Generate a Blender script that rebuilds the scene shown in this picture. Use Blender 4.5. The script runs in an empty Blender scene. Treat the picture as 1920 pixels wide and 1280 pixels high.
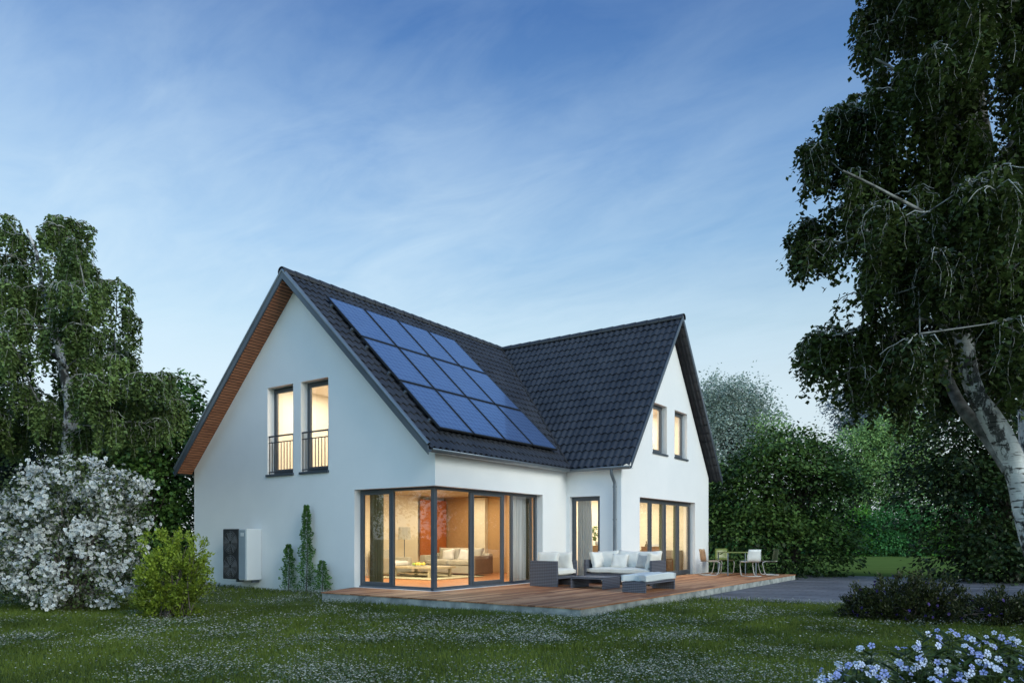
import bpy, bmesh, math, random
import numpy as np
from mathutils import Vector, Matrix
from mathutils.geometry import tessellate_polygon
random.seed(7); RG = np.random.default_rng(11)
S = bpy.context.scene
COL = S.collection
PI = math.pi

# ------------------------------------------------------------------ camera
CX, CY, CZ, YAW, FPX, HY = 10.268, -11.842, 1.135, 0.6100, 1377.75, 1008.06
SN, CS = math.sin(YAW), math.cos(YAW)
def P(u, v, d):
    """point at depth d (metres) along the sight line of photo position (u, v)"""
    r = (u - 960) / FPX * d; h = (HY - v) / FPX * d
    return Vector((CX - SN * d + CS * r, CY + CS * d + SN * r, CZ + h))
GZ = -0.16
cam = bpy.data.cameras.new('camera'); co = bpy.data.objects.new('camera', cam); COL.objects.link(co)
co.location = (CX, CY, CZ); co.rotation_euler = (PI / 2, 0, YAW)
cam.sensor_width = 36; cam.lens = FPX / 1920 * 36; cam.shift_y = (HY - 640) / 1920; cam.clip_end = 2000; cam.clip_start = 0.1
S.camera = co
S.view_settings.view_transform = 'Standard'; S.view_settings.look = 'None'; S.view_settings.exposure = 0
S.cycles.max_bounces = 6; S.cycles.transparent_max_bounces = 12; S.cycles.diffuse_bounces = 3; S.cycles.glossy_bounces = 3
S.cycles.use_denoising = True; S.cycles.sample_clamp_indirect = 4

# ------------------------------------------------------------------ helpers
def tag(o, label=None, cat=None, group=None, kind=None):
    if label: o['label'] = label
    if cat: o['category'] = cat
    if group: o['group'] = group
    if kind: o['kind'] = kind
    return o
def link(name, me, mat, parent=None):
    o = bpy.data.objects.new(name, me); COL.objects.link(o)
    if mat is not None:
        for m in (mat if isinstance(mat, (list, tuple)) else [mat]): me.materials.append(m)
    if parent is not None:
        o.parent = parent
        o.matrix_parent_inverse = Matrix.Translation(parent.location).inverted() if parent.get('_w') else Matrix()
    return o
def empty(name, loc, rz=0, world_children=False):
    o = bpy.data.objects.new(name, None); COL.objects.link(o); o.location = loc; o.rotation_euler = (0, 0, rz)
    if world_children: o['_w'] = 1
    o.empty_display_size = .2
    return o
def npmesh(name, V, F, mat, parent=None, rnd=None, smooth=False):
    V = np.asarray(V, dtype=np.float32).reshape(-1, 3); F = np.asarray(F, dtype=np.int32)
    me = bpy.data.meshes.new(name); k = F.shape[1]; nf = len(F)
    me.vertices.add(len(V)); me.vertices.foreach_set('co', V.ravel())
    me.loops.add(nf * k); me.loops.foreach_set('vertex_index', F.ravel())
    me.polygons.add(nf); me.polygons.foreach_set('loop_start', np.arange(nf, dtype=np.int32) * k)
    me.polygons.foreach_set('use_smooth', np.full(nf, smooth, dtype=bool))
    me.update(calc_edges=True)
    if rnd is not None:
        a = me.attributes.new('rnd', 'FLOAT', 'POINT'); a.data.foreach_set('value', np.asarray(rnd, dtype=np.float32))
    return link(name, me, mat, parent)
def norm(a):
    return a / np.maximum(np.linalg.norm(a, axis=-1, keepdims=True), 1e-9)
def scatter(tv, tf, pos, Y, Z, sc, rnd, tcol=None):
    """stamp a small template (tv,tf) at pos with long axis Y and normal Z"""
    tv = np.asarray(tv, float); tf = np.asarray(tf); n = len(pos); k = len(tv)
    Y = norm(Y); X = norm(np.cross(Y, Z)); Zz = np.cross(X, Y)
    sc = np.asarray(sc, float).reshape(n, 1, 1) if np.ndim(sc) else sc
    V = pos[:, None, :] + sc * (tv[None, :, 0:1] * X[:, None, :] + tv[None, :, 1:2] * Y[:, None, :] + tv[None, :, 2:3] * Zz[:, None, :])
    F = (tf[None] + (np.arange(n) * k)[:, None, None]).reshape(-1, tf.shape[1])
    R = np.repeat(rnd, k)
    if tcol is not None: R = R + np.tile(np.asarray(tcol, float), n)
    return V.reshape(-1, 3), F, R
def cat(parts):
    Vs, Fs, Rs, o = [], [], [], 0
    for v, f, r in parts:
        Vs.append(v); Fs.append(f + o); Rs.append(r); o += len(v)
    return np.concatenate(Vs), np.concatenate(Fs), np.concatenate(Rs)
def rdir(n):
    return norm(RG.normal(size=(n, 3)))
class Tubes:
    def __init__(s): s.V = []; s.F = []; s.n = 0
    def add(s, pts, rad, k=6):
        pts = np.asarray([tuple(p) for p in pts], float); m = len(pts)
        if np.ndim(rad) == 0: rad = [rad] * m
        T = norm(np.gradient(pts, axis=0)); a = np.array([1., 0, 0]) if abs(T[0][0]) < .8 else np.array([0, 1., 0])
        ang = np.arange(k) / k * 2 * PI; b = s.n
        for i in range(m):
            u = np.cross(T[i], a); u = u / max(np.linalg.norm(u), 1e-6); w = np.cross(T[i], u); a = np.cross(u, T[i])
            s.V.append(pts[i] + rad[i] * (np.cos(ang)[:, None] * u + np.sin(ang)[:, None] * w))
        i = np.arange(m - 1)[:, None] * k + b; j = np.arange(k)[None]; j2 = (j + 1) % k
        s.F.append(np.stack([i + j, i + j2, i + k + j2, i + k + j], -1).reshape(-1, 4)); s.n += m * k
    def build(s, name, mat, parent=None):
        return npmesh(name, np.concatenate(s.V), np.concatenate(s.F), mat, parent, smooth=True)
class B:
    """collects boxes and other solids in one bmesh"""
    def __init__(s): s.bm = bmesh.new()
    def box(s, x0, x1, y0, y1, z0, z1, bev=0, M=None, seg=2):
        t = bmesh.new()
        bmesh.ops.create_cube(t, size=1)
        for v in t.verts:
            v.co = Vector(((x0 + x1) / 2 + v.co.x * (x1 - x0), (y0 + y1) / 2 + v.co.y * (y1 - y0), (z0 + z1) / 2 + v.co.z * (z1 - z0)))
        if bev: bmesh.ops.bevel(t, geom=t.edges[:], offset=bev, segments=seg, affect='EDGES', profile=.6)
        if M is not None: bmesh.ops.transform(t, matrix=M, verts=t.verts)
        s.merge(t); return s
    def merge(s, t):
        me = bpy.data.meshes.new('t'); t.to_mesh(me); t.free(); s.bm.from_mesh(me); bpy.data.meshes.remove(me)
    def pillow(s, w, d, h, M, sub=8, edge=.18):
        """soft cushion w*d*h, puffed in the middle"""
        t = bmesh.new(); bmesh.ops.create_cube(t, size=2)
        bmesh.ops.subdivide_edges(t, edges=t.edges[:], cuts=sub, use_grid_fill=True)
        for v in t.verts:
            x, y, z = v.co
            e = max(abs(x), abs(y)); f = (1 - .9 * e ** 4) ** .5
            pin = 1 - edge * (1 - min(abs(x), abs(y)) ** 2) * e ** 3 * .35
            v.co = Vector((x * pin * w / 2, y * pin * d / 2, z * (edge + (1 - edge) * f) * h / 2 + .006 * math.sin(7 * x + 3 * y)))
        bmesh.ops.transform(t, matrix=M, verts=t.verts); s.merge(t); return s
    def cyl(s, x, y, z0, z1, r, r2=None, k=16, M=None):
        t = bmesh.new(); bmesh.ops.create_cone(t, segments=k, radius1=r, radius2=r if r2 is None else r2, depth=z1 - z0, cap_ends=True)
        bmesh.ops.translate(t, vec=(x, y, (z0 + z1) / 2), verts=t.verts)
        if M is not None: bmesh.ops.transform(t, matrix=M, verts=t.verts)
        s.merge(t); return s
    def build(s, name, mat, parent=None, smooth=False):
        me = bpy.data.meshes.new(name); s.bm.to_mesh(me); s.bm.free()
        if smooth: me.shade_smooth()
        return link(name, me, mat, parent)
def slab(bm_, outline, holes, fn_out, fn_in):
    """wall plate with holes; outline/holes are 2-D loops, fn maps (a,b) to 3-D outer and inner points"""
    loops = [outline] + holes
    tris = tessellate_polygon([[Vector((a, b, 0)) for a, b in l] for l in loops])
    flat = [p for l in loops for p in l]
    o = [bm_.verts.new(fn_out(*p)) for p in flat]; i = [bm_.verts.new(fn_in(*p)) for p in flat]
    for t in tris:
        bm_.faces.new([o[k] for k in t]); bm_.faces.new([i[k] for k in reversed(t)])
    b = 0
    for l in loops:
        n = len(l)
        for k in range(n):
            a, c = b + k, b + (k + 1) % n
            bm_.faces.new([o[a], o[c], i[c], i[a]])
        b += n
def copy_tree(o, loc, rz, label):
    c = o.copy(); COL.objects.link(c); c.location = loc; c.rotation_euler = (0, 0, rz); c['label'] = label
    for ch in list(o.children):
        d = ch.copy(); COL.objects.link(d); d.parent = c
        for g in list(ch.children):
            e = g.copy(); COL.objects.link(e); e.parent = d
    return c

# ------------------------------------------------------------------ materials
def mat(name): 
    m = bpy.data.materials.new(name); m.use_nodes = True; nt = m.node_tree; bs = nt.nodes['Principled BSDF']
    return m, nt, bs
def N(nt, t, **kw):
    n = nt.nodes.new(t)
    for k, v in kw.items():
        if k.startswith('i_'): n.inputs[int(k[2:])].default_value = v
        else: setattr(n, k, v)
    return n
def ramp(nt, stops, fac):
    r = N(nt, 'ShaderNodeValToRGB'); e = r.color_ramp.elements
    while len(e) < len(stops): e.new(.5)
    for el, (p, c) in zip(e, stops): el.position = p; el.color = (*c, 1)
    nt.links.new(fac, r.inputs[0]); return r
def coords(nt, scale=(1, 1, 1), obj=False, rot=(0, 0, 0)):
    if obj: c = N(nt, 'ShaderNodeTexCoord').outputs['Object']
    else: c = N(nt, 'ShaderNodeNewGeometry').outputs['Position']
    mp = N(nt, 'ShaderNodeMapping'); mp.inputs['Scale'].default_value = scale; mp.inputs['Rotation'].default_value = rot
    nt.links.new(c, mp.inputs[0]); return mp.outputs[0]
def noise(nt, vec, scale, detail=4, rough=.5, dist=0):
    n = N(nt, 'ShaderNodeTexNoise'); n.inputs['Scale'].default_value = scale; n.inputs['Detail'].default_value = detail
    n.inputs['Roughness'].default_value = rough; n.inputs['Distortion'].default_value = dist
    nt.links.new(vec, n.inputs['Vector']); return n.outputs[0]
def bump(nt, bs, h, strength, dist=.01):
    b = N(nt, 'ShaderNodeBump'); b.inputs['Strength'].default_value = strength; b.inputs['Distance'].default_value = dist
    nt.links.new(h, b.inputs['Height']); nt.links.new(b.outputs[0], bs.inputs['Normal'])
def simple(name, c1, c2=None, scale=8, rough=.6, metal=0, bmp=0, bscale=None, sc=(1, 1, 1), spec=.5, obj=False, detail=5):
    m, nt, bs = mat(name); c2 = c2 or tuple(x * .8 for x in c1)
    v = coords(nt, sc, obj); n = noise(nt, v, scale, detail)
    r = ramp(nt, [(.3, c2), (.7, c1)], n); nt.links.new(r.outputs[0], bs.inputs['Base Color'])
    bs.inputs['Roughness'].default_value = rough; bs.inputs['Metallic'].default_value = metal
    bs.inputs['Specular IOR Level'].default_value = spec
    if bmp: bump(nt, bs, noise(nt, v, bscale or scale * 6, 3), bmp)
    return m
def leafmat(name, dark, light, transl=.25, rough=.5, nscale=.8, tint=None):
    m, nt, bs = mat(name)
    a = N(nt, 'ShaderNodeAttribute', attribute_name='rnd')
    n = noise(nt, coords(nt), nscale, 3)
    ad = N(nt, 'ShaderNodeMath', operation='MULTIPLY_ADD'); nt.links.new(n, ad.inputs[0]); ad.inputs[1].default_value = .9; ad.inputs[2].default_value = -.45
    s = N(nt, 'ShaderNodeMath', operation='ADD'); nt.links.new(a.outputs['Fac'], s.inputs[0]); nt.links.new(ad.outputs[0], s.inputs[1])
    mid = tuple((x + y) / 2 for x, y in zip(dark, light))
    st = [(0, dark), (.55, mid), (1, light)]
    if tint: st = [(0, dark), (.5, mid), (.9, light), (1, tint)]
    r = ramp(nt, st, s.outputs[0]); nt.links.new(r.outputs[0], bs.inputs['Base Color'])
    bs.inputs['Roughness'].default_value = rough; bs.inputs['Specular IOR Level'].default_value = .3
    tr = N(nt, 'ShaderNodeBsdfTranslucent'); nt.links.new(r.outputs[0], tr.inputs[0])
    mx = N(nt, 'ShaderNodeMixShader'); mx.inputs[0].default_value = transl
    nt.links.new(bs.outputs[0], mx.inputs[1]); nt.links.new(tr.outputs[0], mx.inputs[2])
    nt.links.new(mx.outputs[0], nt.nodes['Material Output'].inputs[0]); return m

def plaster_mat():
    m, nt, bs = mat('white_render'); v = coords(nt)
    r = ramp(nt, [(.3, (.78, .80, .805)), (.75, (.86, .87, .87))], noise(nt, v, .55, 5, .6))
    sp = ramp(nt, [(.25, (.86, .87, .88)), (.6, (1, 1, 1))], noise(nt, v, 60, 3, .6))
    mx = N(nt, 'ShaderNodeMix', data_type='RGBA', blend_type='MULTIPLY'); mx.inputs[0].default_value = .35
    nt.links.new(r.outputs[0], mx.inputs[6]); nt.links.new(sp.outputs[0], mx.inputs[7])
    # damp, slightly dirtier band near the ground
    g = N(nt, 'ShaderNodeSeparateXYZ'); nt.links.new(v, g.inputs[0])
    mr = N(nt, 'ShaderNodeMapRange'); nt.links.new(g.outputs[2], mr.inputs[0]); mr.inputs[1].default_value = -.2; mr.inputs[2].default_value = .5; mr.inputs[3].default_value = .55; mr.inputs[4].default_value = 0
    nn = N(nt, 'ShaderNodeMath', operation='MULTIPLY'); nt.links.new(mr.outputs[0], nn.inputs[0]); nt.links.new(noise(nt, v, 3, 5), nn.inputs[1])
    m2 = N(nt, 'ShaderNodeMix', data_type='RGBA'); nt.links.new(nn.outputs[0], m2.inputs[0]); nt.links.new(mx.outputs[2], m2.inputs[6]); m2.inputs[7].default_value = (.4, .43, .38, 1)
    nt.links.new(m2.outputs[2], bs.inputs['Base Color']); bs.inputs['Roughness'].default_value = .9
    bump(nt, bs, noise(nt, v, 130, 3), .35, .006); return m
PLASTER = plaster_mat()
TILE = simple('roof_tile', (.042, .045, .053), (.024, .026, .032), 1.6, .45, 0, .25, 40, spec=.5)
TRIM = simple('grey_metal_trim', (.085, .105, .13), (.07, .088, .11), 3, .38, .35)
TRIML = simple('zinc_trim', (.21, .245, .28), (.16, .19, .22), 3, .35, .5)
ZINC = simple('zinc', (.16, .19, .225), (.12, .145, .175), 5, .4, .5)
FRAME = simple('window_frame_paint', (.075, .088, .105), (.065, .077, .092), 3, .4)
RAIL = simple('rail_paint', (.05, .06, .072), (.04, .048, .06), 3, .45)
WOODS = simple('soffit_wood', (.37, .155, .078), (.22, .085, .042), 3, .6, 0, .3, 30, sc=(6, 1, 6))
DARK = simple('dark_underlay', (.02, .02, .022), None, 4, .8)
WICK = None
def wicker():
    m, nt, bs = mat('wicker'); v = coords(nt)
    w1 = N(nt, 'ShaderNodeTexWave', wave_type='BANDS', bands_direction='Z'); w1.inputs['Scale'].default_value = 9; w1.inputs['Distortion'].default_value = .6; w1.inputs['Detail'].default_value = 1
    nt.links.new(v, w1.inputs[0])
    w2 = N(nt, 'ShaderNodeTexWave', wave_type='BANDS', bands_direction='DIAGONAL'); w2.inputs['Scale'].default_value = 13
    mpv = coords(nt, (1, 1, 0.001)); nt.links.new(mpv, w2.inputs[0])
    mu = N(nt, 'ShaderNodeMath', operation='MULTIPLY'); nt.links.new(w1.outputs['Fac'], mu.inputs[0])
    ad = N(nt, 'ShaderNodeMath', operation='MULTIPLY_ADD'); nt.links.new(w2.outputs['Fac'], ad.inputs[0]); ad.inputs[1].default_value = .5; ad.inputs[2].default_value = .5
    nt.links.new(ad.outputs[0], mu.inputs[1])
    r = ramp(nt, [(.1, (.035, .038, .05)), (.6, (.13, .14, .175))], mu.outputs[0]); nt.links.new(r.outputs[0], bs.inputs['Base Color'])
    bs.inputs['Roughness'].default_value = .55; bump(nt, bs, mu.outputs[0], .6, .01); return m
WICK = wicker()
CUSH = simple('cream_cushion_fabric', (.80, .77, .70), (.73, .70, .64), 5, .9, 0, .2, 200)
CUSH2 = simple('pale_blue_cushion_fabric', (.60, .65, .66), (.55, .60, .62), 5, .9, 0, .2, 200)
CONC = simple('concrete', (.40, .42, .40), (.13, .15, .15), 4.5, .85, 0, .5, 30, detail=9)
def deckmat():
    m, nt, bs = mat('deck_wood')
    a = N(nt, 'ShaderNodeAttribute', attribute_name='rnd'); v = coords(nt, (14, .9, 14))
    n = noise(nt, v, 2.2, 7, .65)
    ad = N(nt, 'ShaderNodeMath', operation='MULTIPLY_ADD'); nt.links.new(a.outputs['Fac'], ad.inputs[0]); ad.inputs[1].default_value = .55; nt.links.new(n, ad.inputs[2])
    r = ramp(nt, [(.35, (.10, .040, .020)), (.7, (.29, .118, .055)), (1, (.50, .26, .14))], ad.outputs[0])
    nt.links.new(r.outputs[0], bs.inputs['Base Color']); bs.inputs['Roughness'].default_value = .62; bs.inputs['Specular IOR Level'].default_value = .3; bump(nt, bs, n, .25, .004); return m
DECK = deckmat()
def pavemat():
    m, nt, bs = mat('stone_paving'); v = coords(nt, (1, 1, 1))
    br = N(nt, 'ShaderNodeTexBrick'); nt.links.new(v, br.inputs[0]); br.inputs['Scale'].default_value = 1; br.inputs['Brick Width'].default_value = .6; br.inputs['Row Height'].default_value = .3
    br.inputs['Mortar Size'].default_value = .012; br.inputs['Color1'].default_value = (.15, .155, .17, 1); br.inputs['Color2'].default_value = (.10, .105, .12, 1); br.inputs['Mortar'].default_value = (.045, .047, .05, 1)
    sp = ramp(nt, [(.3, (.5, .5, .54)), (.7, (1.6, 1.58, 1.55))], noise(nt, coords(nt, (.5, 1.6, 1)), 1.1, 6, .65))
    mx = N(nt, 'ShaderNodeMix', data_type='RGBA', blend_type='MULTIPLY'); mx.inputs[0].default_value = 1
    nt.links.new(br.outputs[0], mx.inputs[6]); nt.links.new(sp.outputs[0], mx.inputs[7]); nt.links.new(mx.outputs[2], bs.inputs['Base Color'])
    bs.inputs['Roughness'].default_value = .6; bump(nt, bs, br.outputs['Fac'], .3, -.005); return m
PAVE = pavemat()
def glassmat():
    m, nt, bs = mat('window_glass'); nt.nodes.remove(bs)
    t = N(nt, 'ShaderNodeBsdfTransparent'); t.inputs[0].default_value = (.93, .95, .94, 1)
    g = N(nt, 'ShaderNodeBsdfGlossy'); g.inputs['Roughness'].default_value = .015
    f = N(nt, 'ShaderNodeFresnel'); f.inputs[0].default_value = 1.5
    mr = N(nt, 'ShaderNodeMath', operation='MULTIPLY_ADD'); mr.inputs[1].default_value = 1.9; mr.inputs[2].default_value = .02; nt.links.new(f.outputs[0], mr.inputs[0])
    mx = N(nt, 'ShaderNodeMixShader'); nt.links.new(mr.outputs[0], mx.inputs[0]); nt.links.new(t.outputs[0], mx.inputs[1]); nt.links.new(g.outputs[0], mx.inputs[2])
    nt.links.new(mx.outputs[0], nt.nodes['Material Output'].inputs[0]); return m
GLASS = glassmat()
def solarmat():
    m, nt, bs = mat('solar_cells'); uv = N(nt, 'ShaderNodeTexCoord').outputs['Object']
    v = N(nt, 'ShaderNodeMapping'); nt.links.new(uv, v.inputs[0])
    br = N(nt, 'ShaderNodeTexBrick', offset=0.0); nt.links.new(v.outputs[0], br.inputs[0]); br.inputs['Scale'].default_value = 1
    br.inputs['Brick Width'].default_value = .165; br.inputs['Row Height'].default_value = .165; br.inputs['Mortar Size'].default_value = .006
    br.inputs['Color1'].default_value = (.045, .090, .215, 1); br.inputs['Color2'].default_value = (.056, .108, .25, 1); br.inputs['Mortar'].default_value = (.20, .29, .46, 1)
    nt.links.new(br.outputs[0], bs.inputs['Base Color']); bs.inputs['Roughness'].default_value = .3; bs.inputs['Specular IOR Level'].default_value = .5
    bs.inputs['Coat Weight'].default_value = 1; bs.inputs['Coat Roughness'].default_value = .03; bs.inputs['Coat IOR'].default_value = 1.35; return m
SOLAR = solarmat()
CREAM = simple('cream_wall_paint', (.84, .75, .54), (.82, .73, .52), 1, .9)
BROWN = simple('brown_wall_paint', (.50, .31, .14), (.46, .28, .125), 1, .9)
CEIL = simple('ceiling_paint', (.55, .42, .28), None, 1, .9)
ORANGE = simple('burnt_orange_panel', (.52, .165, .035), (.40, .11, .025), 2, .6)
INFLOOR = simple('interior_floor_wood', (.48, .20, .075), (.36, .14, .05), 2, .35, sc=(10, 1, 1))
SOFAF = simple('sofa_fabric', (.52, .48, .38), (.45, .41, .32), 6, .9, 0, .2, 120)
SOFAD = simple('taupe_sofa_side', (.26, .19, .13), (.22, .16, .11), 6, .9)
RUG = simple('rug_pile', (.50, .46, .30), (.40, .37, .24), 20, .95)
def curtainmat(name, c, tr):
    m, nt, bs = mat(name); n = noise(nt, coords(nt, (1, 1, .05)), 12, 3)
    r = ramp(nt, [(.3, tuple(x * .75 for x in c)), (.7, c)], n); nt.links.new(r.outputs[0], bs.inputs['Base Color']); bs.inputs['Roughness'].default_value = .95
    t = N(nt, 'ShaderNodeBsdfTranslucent'); nt.links.new(r.outputs[0], t.inputs[0]); mx = N(nt, 'ShaderNodeMixShader'); mx.inputs[0].default_value = tr
    nt.links.new(bs.outputs[0], mx.inputs[1]); nt.links.new(t.outputs[0], mx.inputs[2]); nt.links.new(mx.outputs[0], nt.nodes['Material Output'].inputs[0]); return m
CURT = curtainmat('grey_curtain', (.58, .63, .68), .08)
CURTG = curtainmat('olive_curtain', (.16, .17, .11), .15)
def barkmat():
    m, nt, bs = mat('birch_bark')
    base = ramp(nt, [(.3, (.42, .43, .44)), (.7, (.70, .71, .70))], noise(nt, coords(nt), 9, 5))
    le = ramp(nt, [(.58, (1, 1, 1)), (.64, (.06, .055, .05))], noise(nt, coords(nt, (2.4, 2.4, 16)), 2.2, 3, .6))
    pa = ramp(nt, [(.48, (1, 1, 1)), (.53, (.04, .038, .035))], noise(nt, coords(nt, (1, 1, .55)), 3.4, 6, .75))
    m1 = N(nt, 'ShaderNodeMix', data_type='RGBA', blend_type='MULTIPLY'); m1.inputs[0].default_value = 1
    m2 = N(nt, 'ShaderNodeMix', data_type='RGBA', blend_type='MULTIPLY'); m2.inputs[0].default_value = .95
    nt.links.new(base.outputs[0], m1.inputs[6]); nt.links.new(le.outputs[0], m1.inputs[7]); nt.links.new(m1.outputs[2], m2.inputs[6]); nt.links.new(pa.outputs[0], m2.inputs[7])
    nt.links.new(m2.outputs[2], bs.inputs['Base Color']); bs.inputs['Roughness'].default_value = .8
    bump(nt, bs, noise(nt, coords(nt, (3, 3, 12)), 6, 5), .5, .02); return m
BARK = barkmat()
TWIG = simple('birch_twig', (.45, .46, .44), (.16, .16, .14), 6, .7)
LIMB = simple('birch_limb', (.30, .31, .30), (.03, .028, .025), 11, .8, 0, .4, 30)
DBARK = simple('dark_bark', (.05, .042, .033), (.025, .02, .016), 8, .9, 0, .6, 30)
GBARK = simple('grey_twig', (.13, .11, .10), (.06, .05, .045), 8, .9)
WHITEP = simple('white_enamel', (.62, .66, .68), (.59, .63, .65), 2, .35)
GREYP = simple('grey_enamel', (.28, .34, .39), (.26, .32, .37), 2, .4)
BLACKP = simple('black_grille', (.018, .02, .024), (.012, .013, .016), 4, .45)

# ------------------------------------------------------------------ world + sun
W = bpy.data.worlds.new('World'); S.world = W; W.use_nodes = True; nt = W.node_tree
bg = nt.nodes['Background']
SUN_EL, SUN_AZ = math.radians(24), math.radians(-12)   # azimuth measured from +X towards +Y
sky = N(nt, 'ShaderNodeTexSky', sky_type='NISHITA'); sky.sun_disc = False; sky.sun_elevation = SUN_EL; sky.sun_rotation = math.radians(90) - SUN_AZ
sky.air_density = 1.2; sky.dust_density = .6; sky.ozone_density = 3
tc = N(nt, 'ShaderNodeTexCoord'); sep = N(nt, 'ShaderNodeSeparateXYZ'); nt.links.new(tc.outputs['Generated'], sep.inputs[0])
grad = ramp(nt, [(0.0, (.80, .89, .92)), (.18, (.74, .87, .92)), (.27, (.53, .74, .89)), (.36, (.31, .54, .82)), (.46, (.165, .35, .68)), (.58, (.078, .20, .49)), (1, (.05, .13, .34))], sep.outputs[2])
# dusk side: darker and bluer towards the right of the view
rt = N(nt, 'ShaderNodeVectorMath', operation='DOT_PRODUCT'); nt.links.new(tc.outputs['Generated'], rt.inputs[0]); rt.inputs[1].default_value = (CS, SN, 0)
mrr = N(nt, 'ShaderNodeMapRange'); nt.links.new(rt.outputs['Value'], mrr.inputs[0]); mrr.inputs[1].default_value = -.6; mrr.inputs[2].default_value = .6; mrr.inputs[3].default_value = 1.03; mrr.inputs[4].default_value = .82
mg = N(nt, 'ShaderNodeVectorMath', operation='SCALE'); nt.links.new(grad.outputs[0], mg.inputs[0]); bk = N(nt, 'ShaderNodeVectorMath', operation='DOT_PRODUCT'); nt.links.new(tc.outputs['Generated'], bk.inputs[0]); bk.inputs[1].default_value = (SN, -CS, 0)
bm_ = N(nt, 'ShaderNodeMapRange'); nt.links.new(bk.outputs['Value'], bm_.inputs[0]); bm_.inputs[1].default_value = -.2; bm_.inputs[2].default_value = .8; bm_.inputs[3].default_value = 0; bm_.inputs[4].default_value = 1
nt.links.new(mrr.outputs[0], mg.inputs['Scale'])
tint = N(nt, 'ShaderNodeMix', data_type='RGBA'); nt.links.new(bm_.outputs[0], tint.inputs[0]); tint.inputs[6].default_value = (1, 1, 1, 1); tint.inputs[7].default_value = (2.5, 2.75, 2.5, 1)  # added brightening of the unseen sky behind the camera, lifts the walls
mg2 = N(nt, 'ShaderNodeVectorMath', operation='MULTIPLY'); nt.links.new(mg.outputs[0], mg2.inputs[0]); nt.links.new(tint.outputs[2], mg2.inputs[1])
# thin cirrus: project the direction on a high plane, stretch it
dv = N(nt, 'ShaderNodeMath', operation='ADD'); nt.links.new(sep.outputs[2], dv.inputs[0]); dv.inputs[1].default_value = .12
pl = N(nt, 'ShaderNodeVectorMath', operation='DIVIDE'); nt.links.new(tc.outputs['Generated'], pl.inputs[0])
cb = N(nt, 'ShaderNodeCombineXYZ')
for i in range(3): nt.links.new(dv.outputs[0], cb.inputs[i])
nt.links.new(cb.outputs[0], pl.inputs[1])
def cmap(rot, sc, loc=(0, 0, 0)):
    mp = N(nt, 'ShaderNodeMapping'); mp.inputs['Rotation'].default_value = (0, 0, rot); mp.inputs['Scale'].default_value = sc; mp.inputs['Location'].default_value = loc
    nt.links.new(pl.outputs[0], mp.inputs[0]); return mp.outputs[0]
n1 = noise(nt, cmap(YAW - .35, (.45, 1.0, 1), (5.3, 2.2, 0)), .95, 7, .55, .35)
n2 = noise(nt, cmap(YAW - .8, (1.2, 2.6, 1), (.4, 5.2, 0)), 2.2, 9, .62, .5)
mm = N(nt, 'ShaderNodeMath', operation='MULTIPLY_ADD'); nt.links.new(n2, mm.inputs[0]); mm.inputs[1].default_value = .46; nt.links.new(n1, mm.inputs[2])
cl = N(nt, 'ShaderNodeMapRange'); nt.links.new(mm.outputs[0], cl.inputs[0]); cl.inputs[1].default_value = .55; cl.inputs[2].default_value = .90; cl.inputs[3].default_value = 0; cl.inputs[4].default_value = .78
fade = N(nt, 'ShaderNodeMapRange'); nt.links.new(sep.outputs[2], fade.inputs[0]); fade.inputs[1].default_value = .60; fade.inputs[2].default_value = .30; fade.inputs[3].default_value = .30; fade.inputs[4].default_value = 1
mf0 = N(nt, 'ShaderNodeMath', operation='MULTIPLY'); nt.links.new(cl.outputs[0], mf0.inputs[0]); nt.links.new(fade.outputs[0], mf0.inputs[1])
azf = N(nt, 'ShaderNodeMapRange'); nt.links.new(rt.outputs['Value'], azf.inputs[0]); azf.inputs[1].default_value = -.1; azf.inputs[2].default_value = .45; azf.inputs[3].default_value = 1; azf.inputs[4].default_value = .4
mf = N(nt, 'ShaderNodeMath', operation='MULTIPLY'); nt.links.new(mf0.outputs[0], mf.inputs[0]); nt.links.new(azf.outputs[0], mf.inputs[1])
mxc = N(nt, 'ShaderNodeMix', data_type='RGBA'); nt.links.new(mf.outputs[0], mxc.inputs[0]); nt.links.new(mg2.outputs[0], mxc.inputs[6]); mxc.inputs[7].default_value = (.64, .81, .93, 1)
# a share of the physical sky on top
sc_ = N(nt, 'ShaderNodeVectorMath', operation='SCALE'); nt.links.new(sky.outputs[0], sc_.inputs[0]); sc_.inputs['Scale'].default_value = .012
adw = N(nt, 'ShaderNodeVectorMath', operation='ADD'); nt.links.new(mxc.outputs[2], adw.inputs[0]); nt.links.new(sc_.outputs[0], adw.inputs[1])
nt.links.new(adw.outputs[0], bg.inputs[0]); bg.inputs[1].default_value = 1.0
sl = bpy.data.lights.new('sun', 'SUN'); sl.energy = 2.0; sl.angle = math.radians(28); sl.color = (1, .97, .86)
so = bpy.data.objects.new('sun', sl); COL.objects.link(so)
sd = Vector((math.cos(SUN_EL) * math.cos(SUN_AZ), math.cos(SUN_EL) * math.sin(SUN_AZ), math.sin(SUN_EL)))
so.rotation_euler = sd.to_track_quat('Z', 'Y').to_euler()
def lamp(name, loc, size, power, color=(1, .70, .36), sy=None):
    l = bpy.data.lights.new(name, 'AREA'); l.energy = power; l.size = size; l.color = color
    if sy: l.shape = 'RECTANGLE'; l.size_y = sy
    o = bpy.data.objects.new(name, l); COL.objects.link(o); o.location = loc; return o

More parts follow.
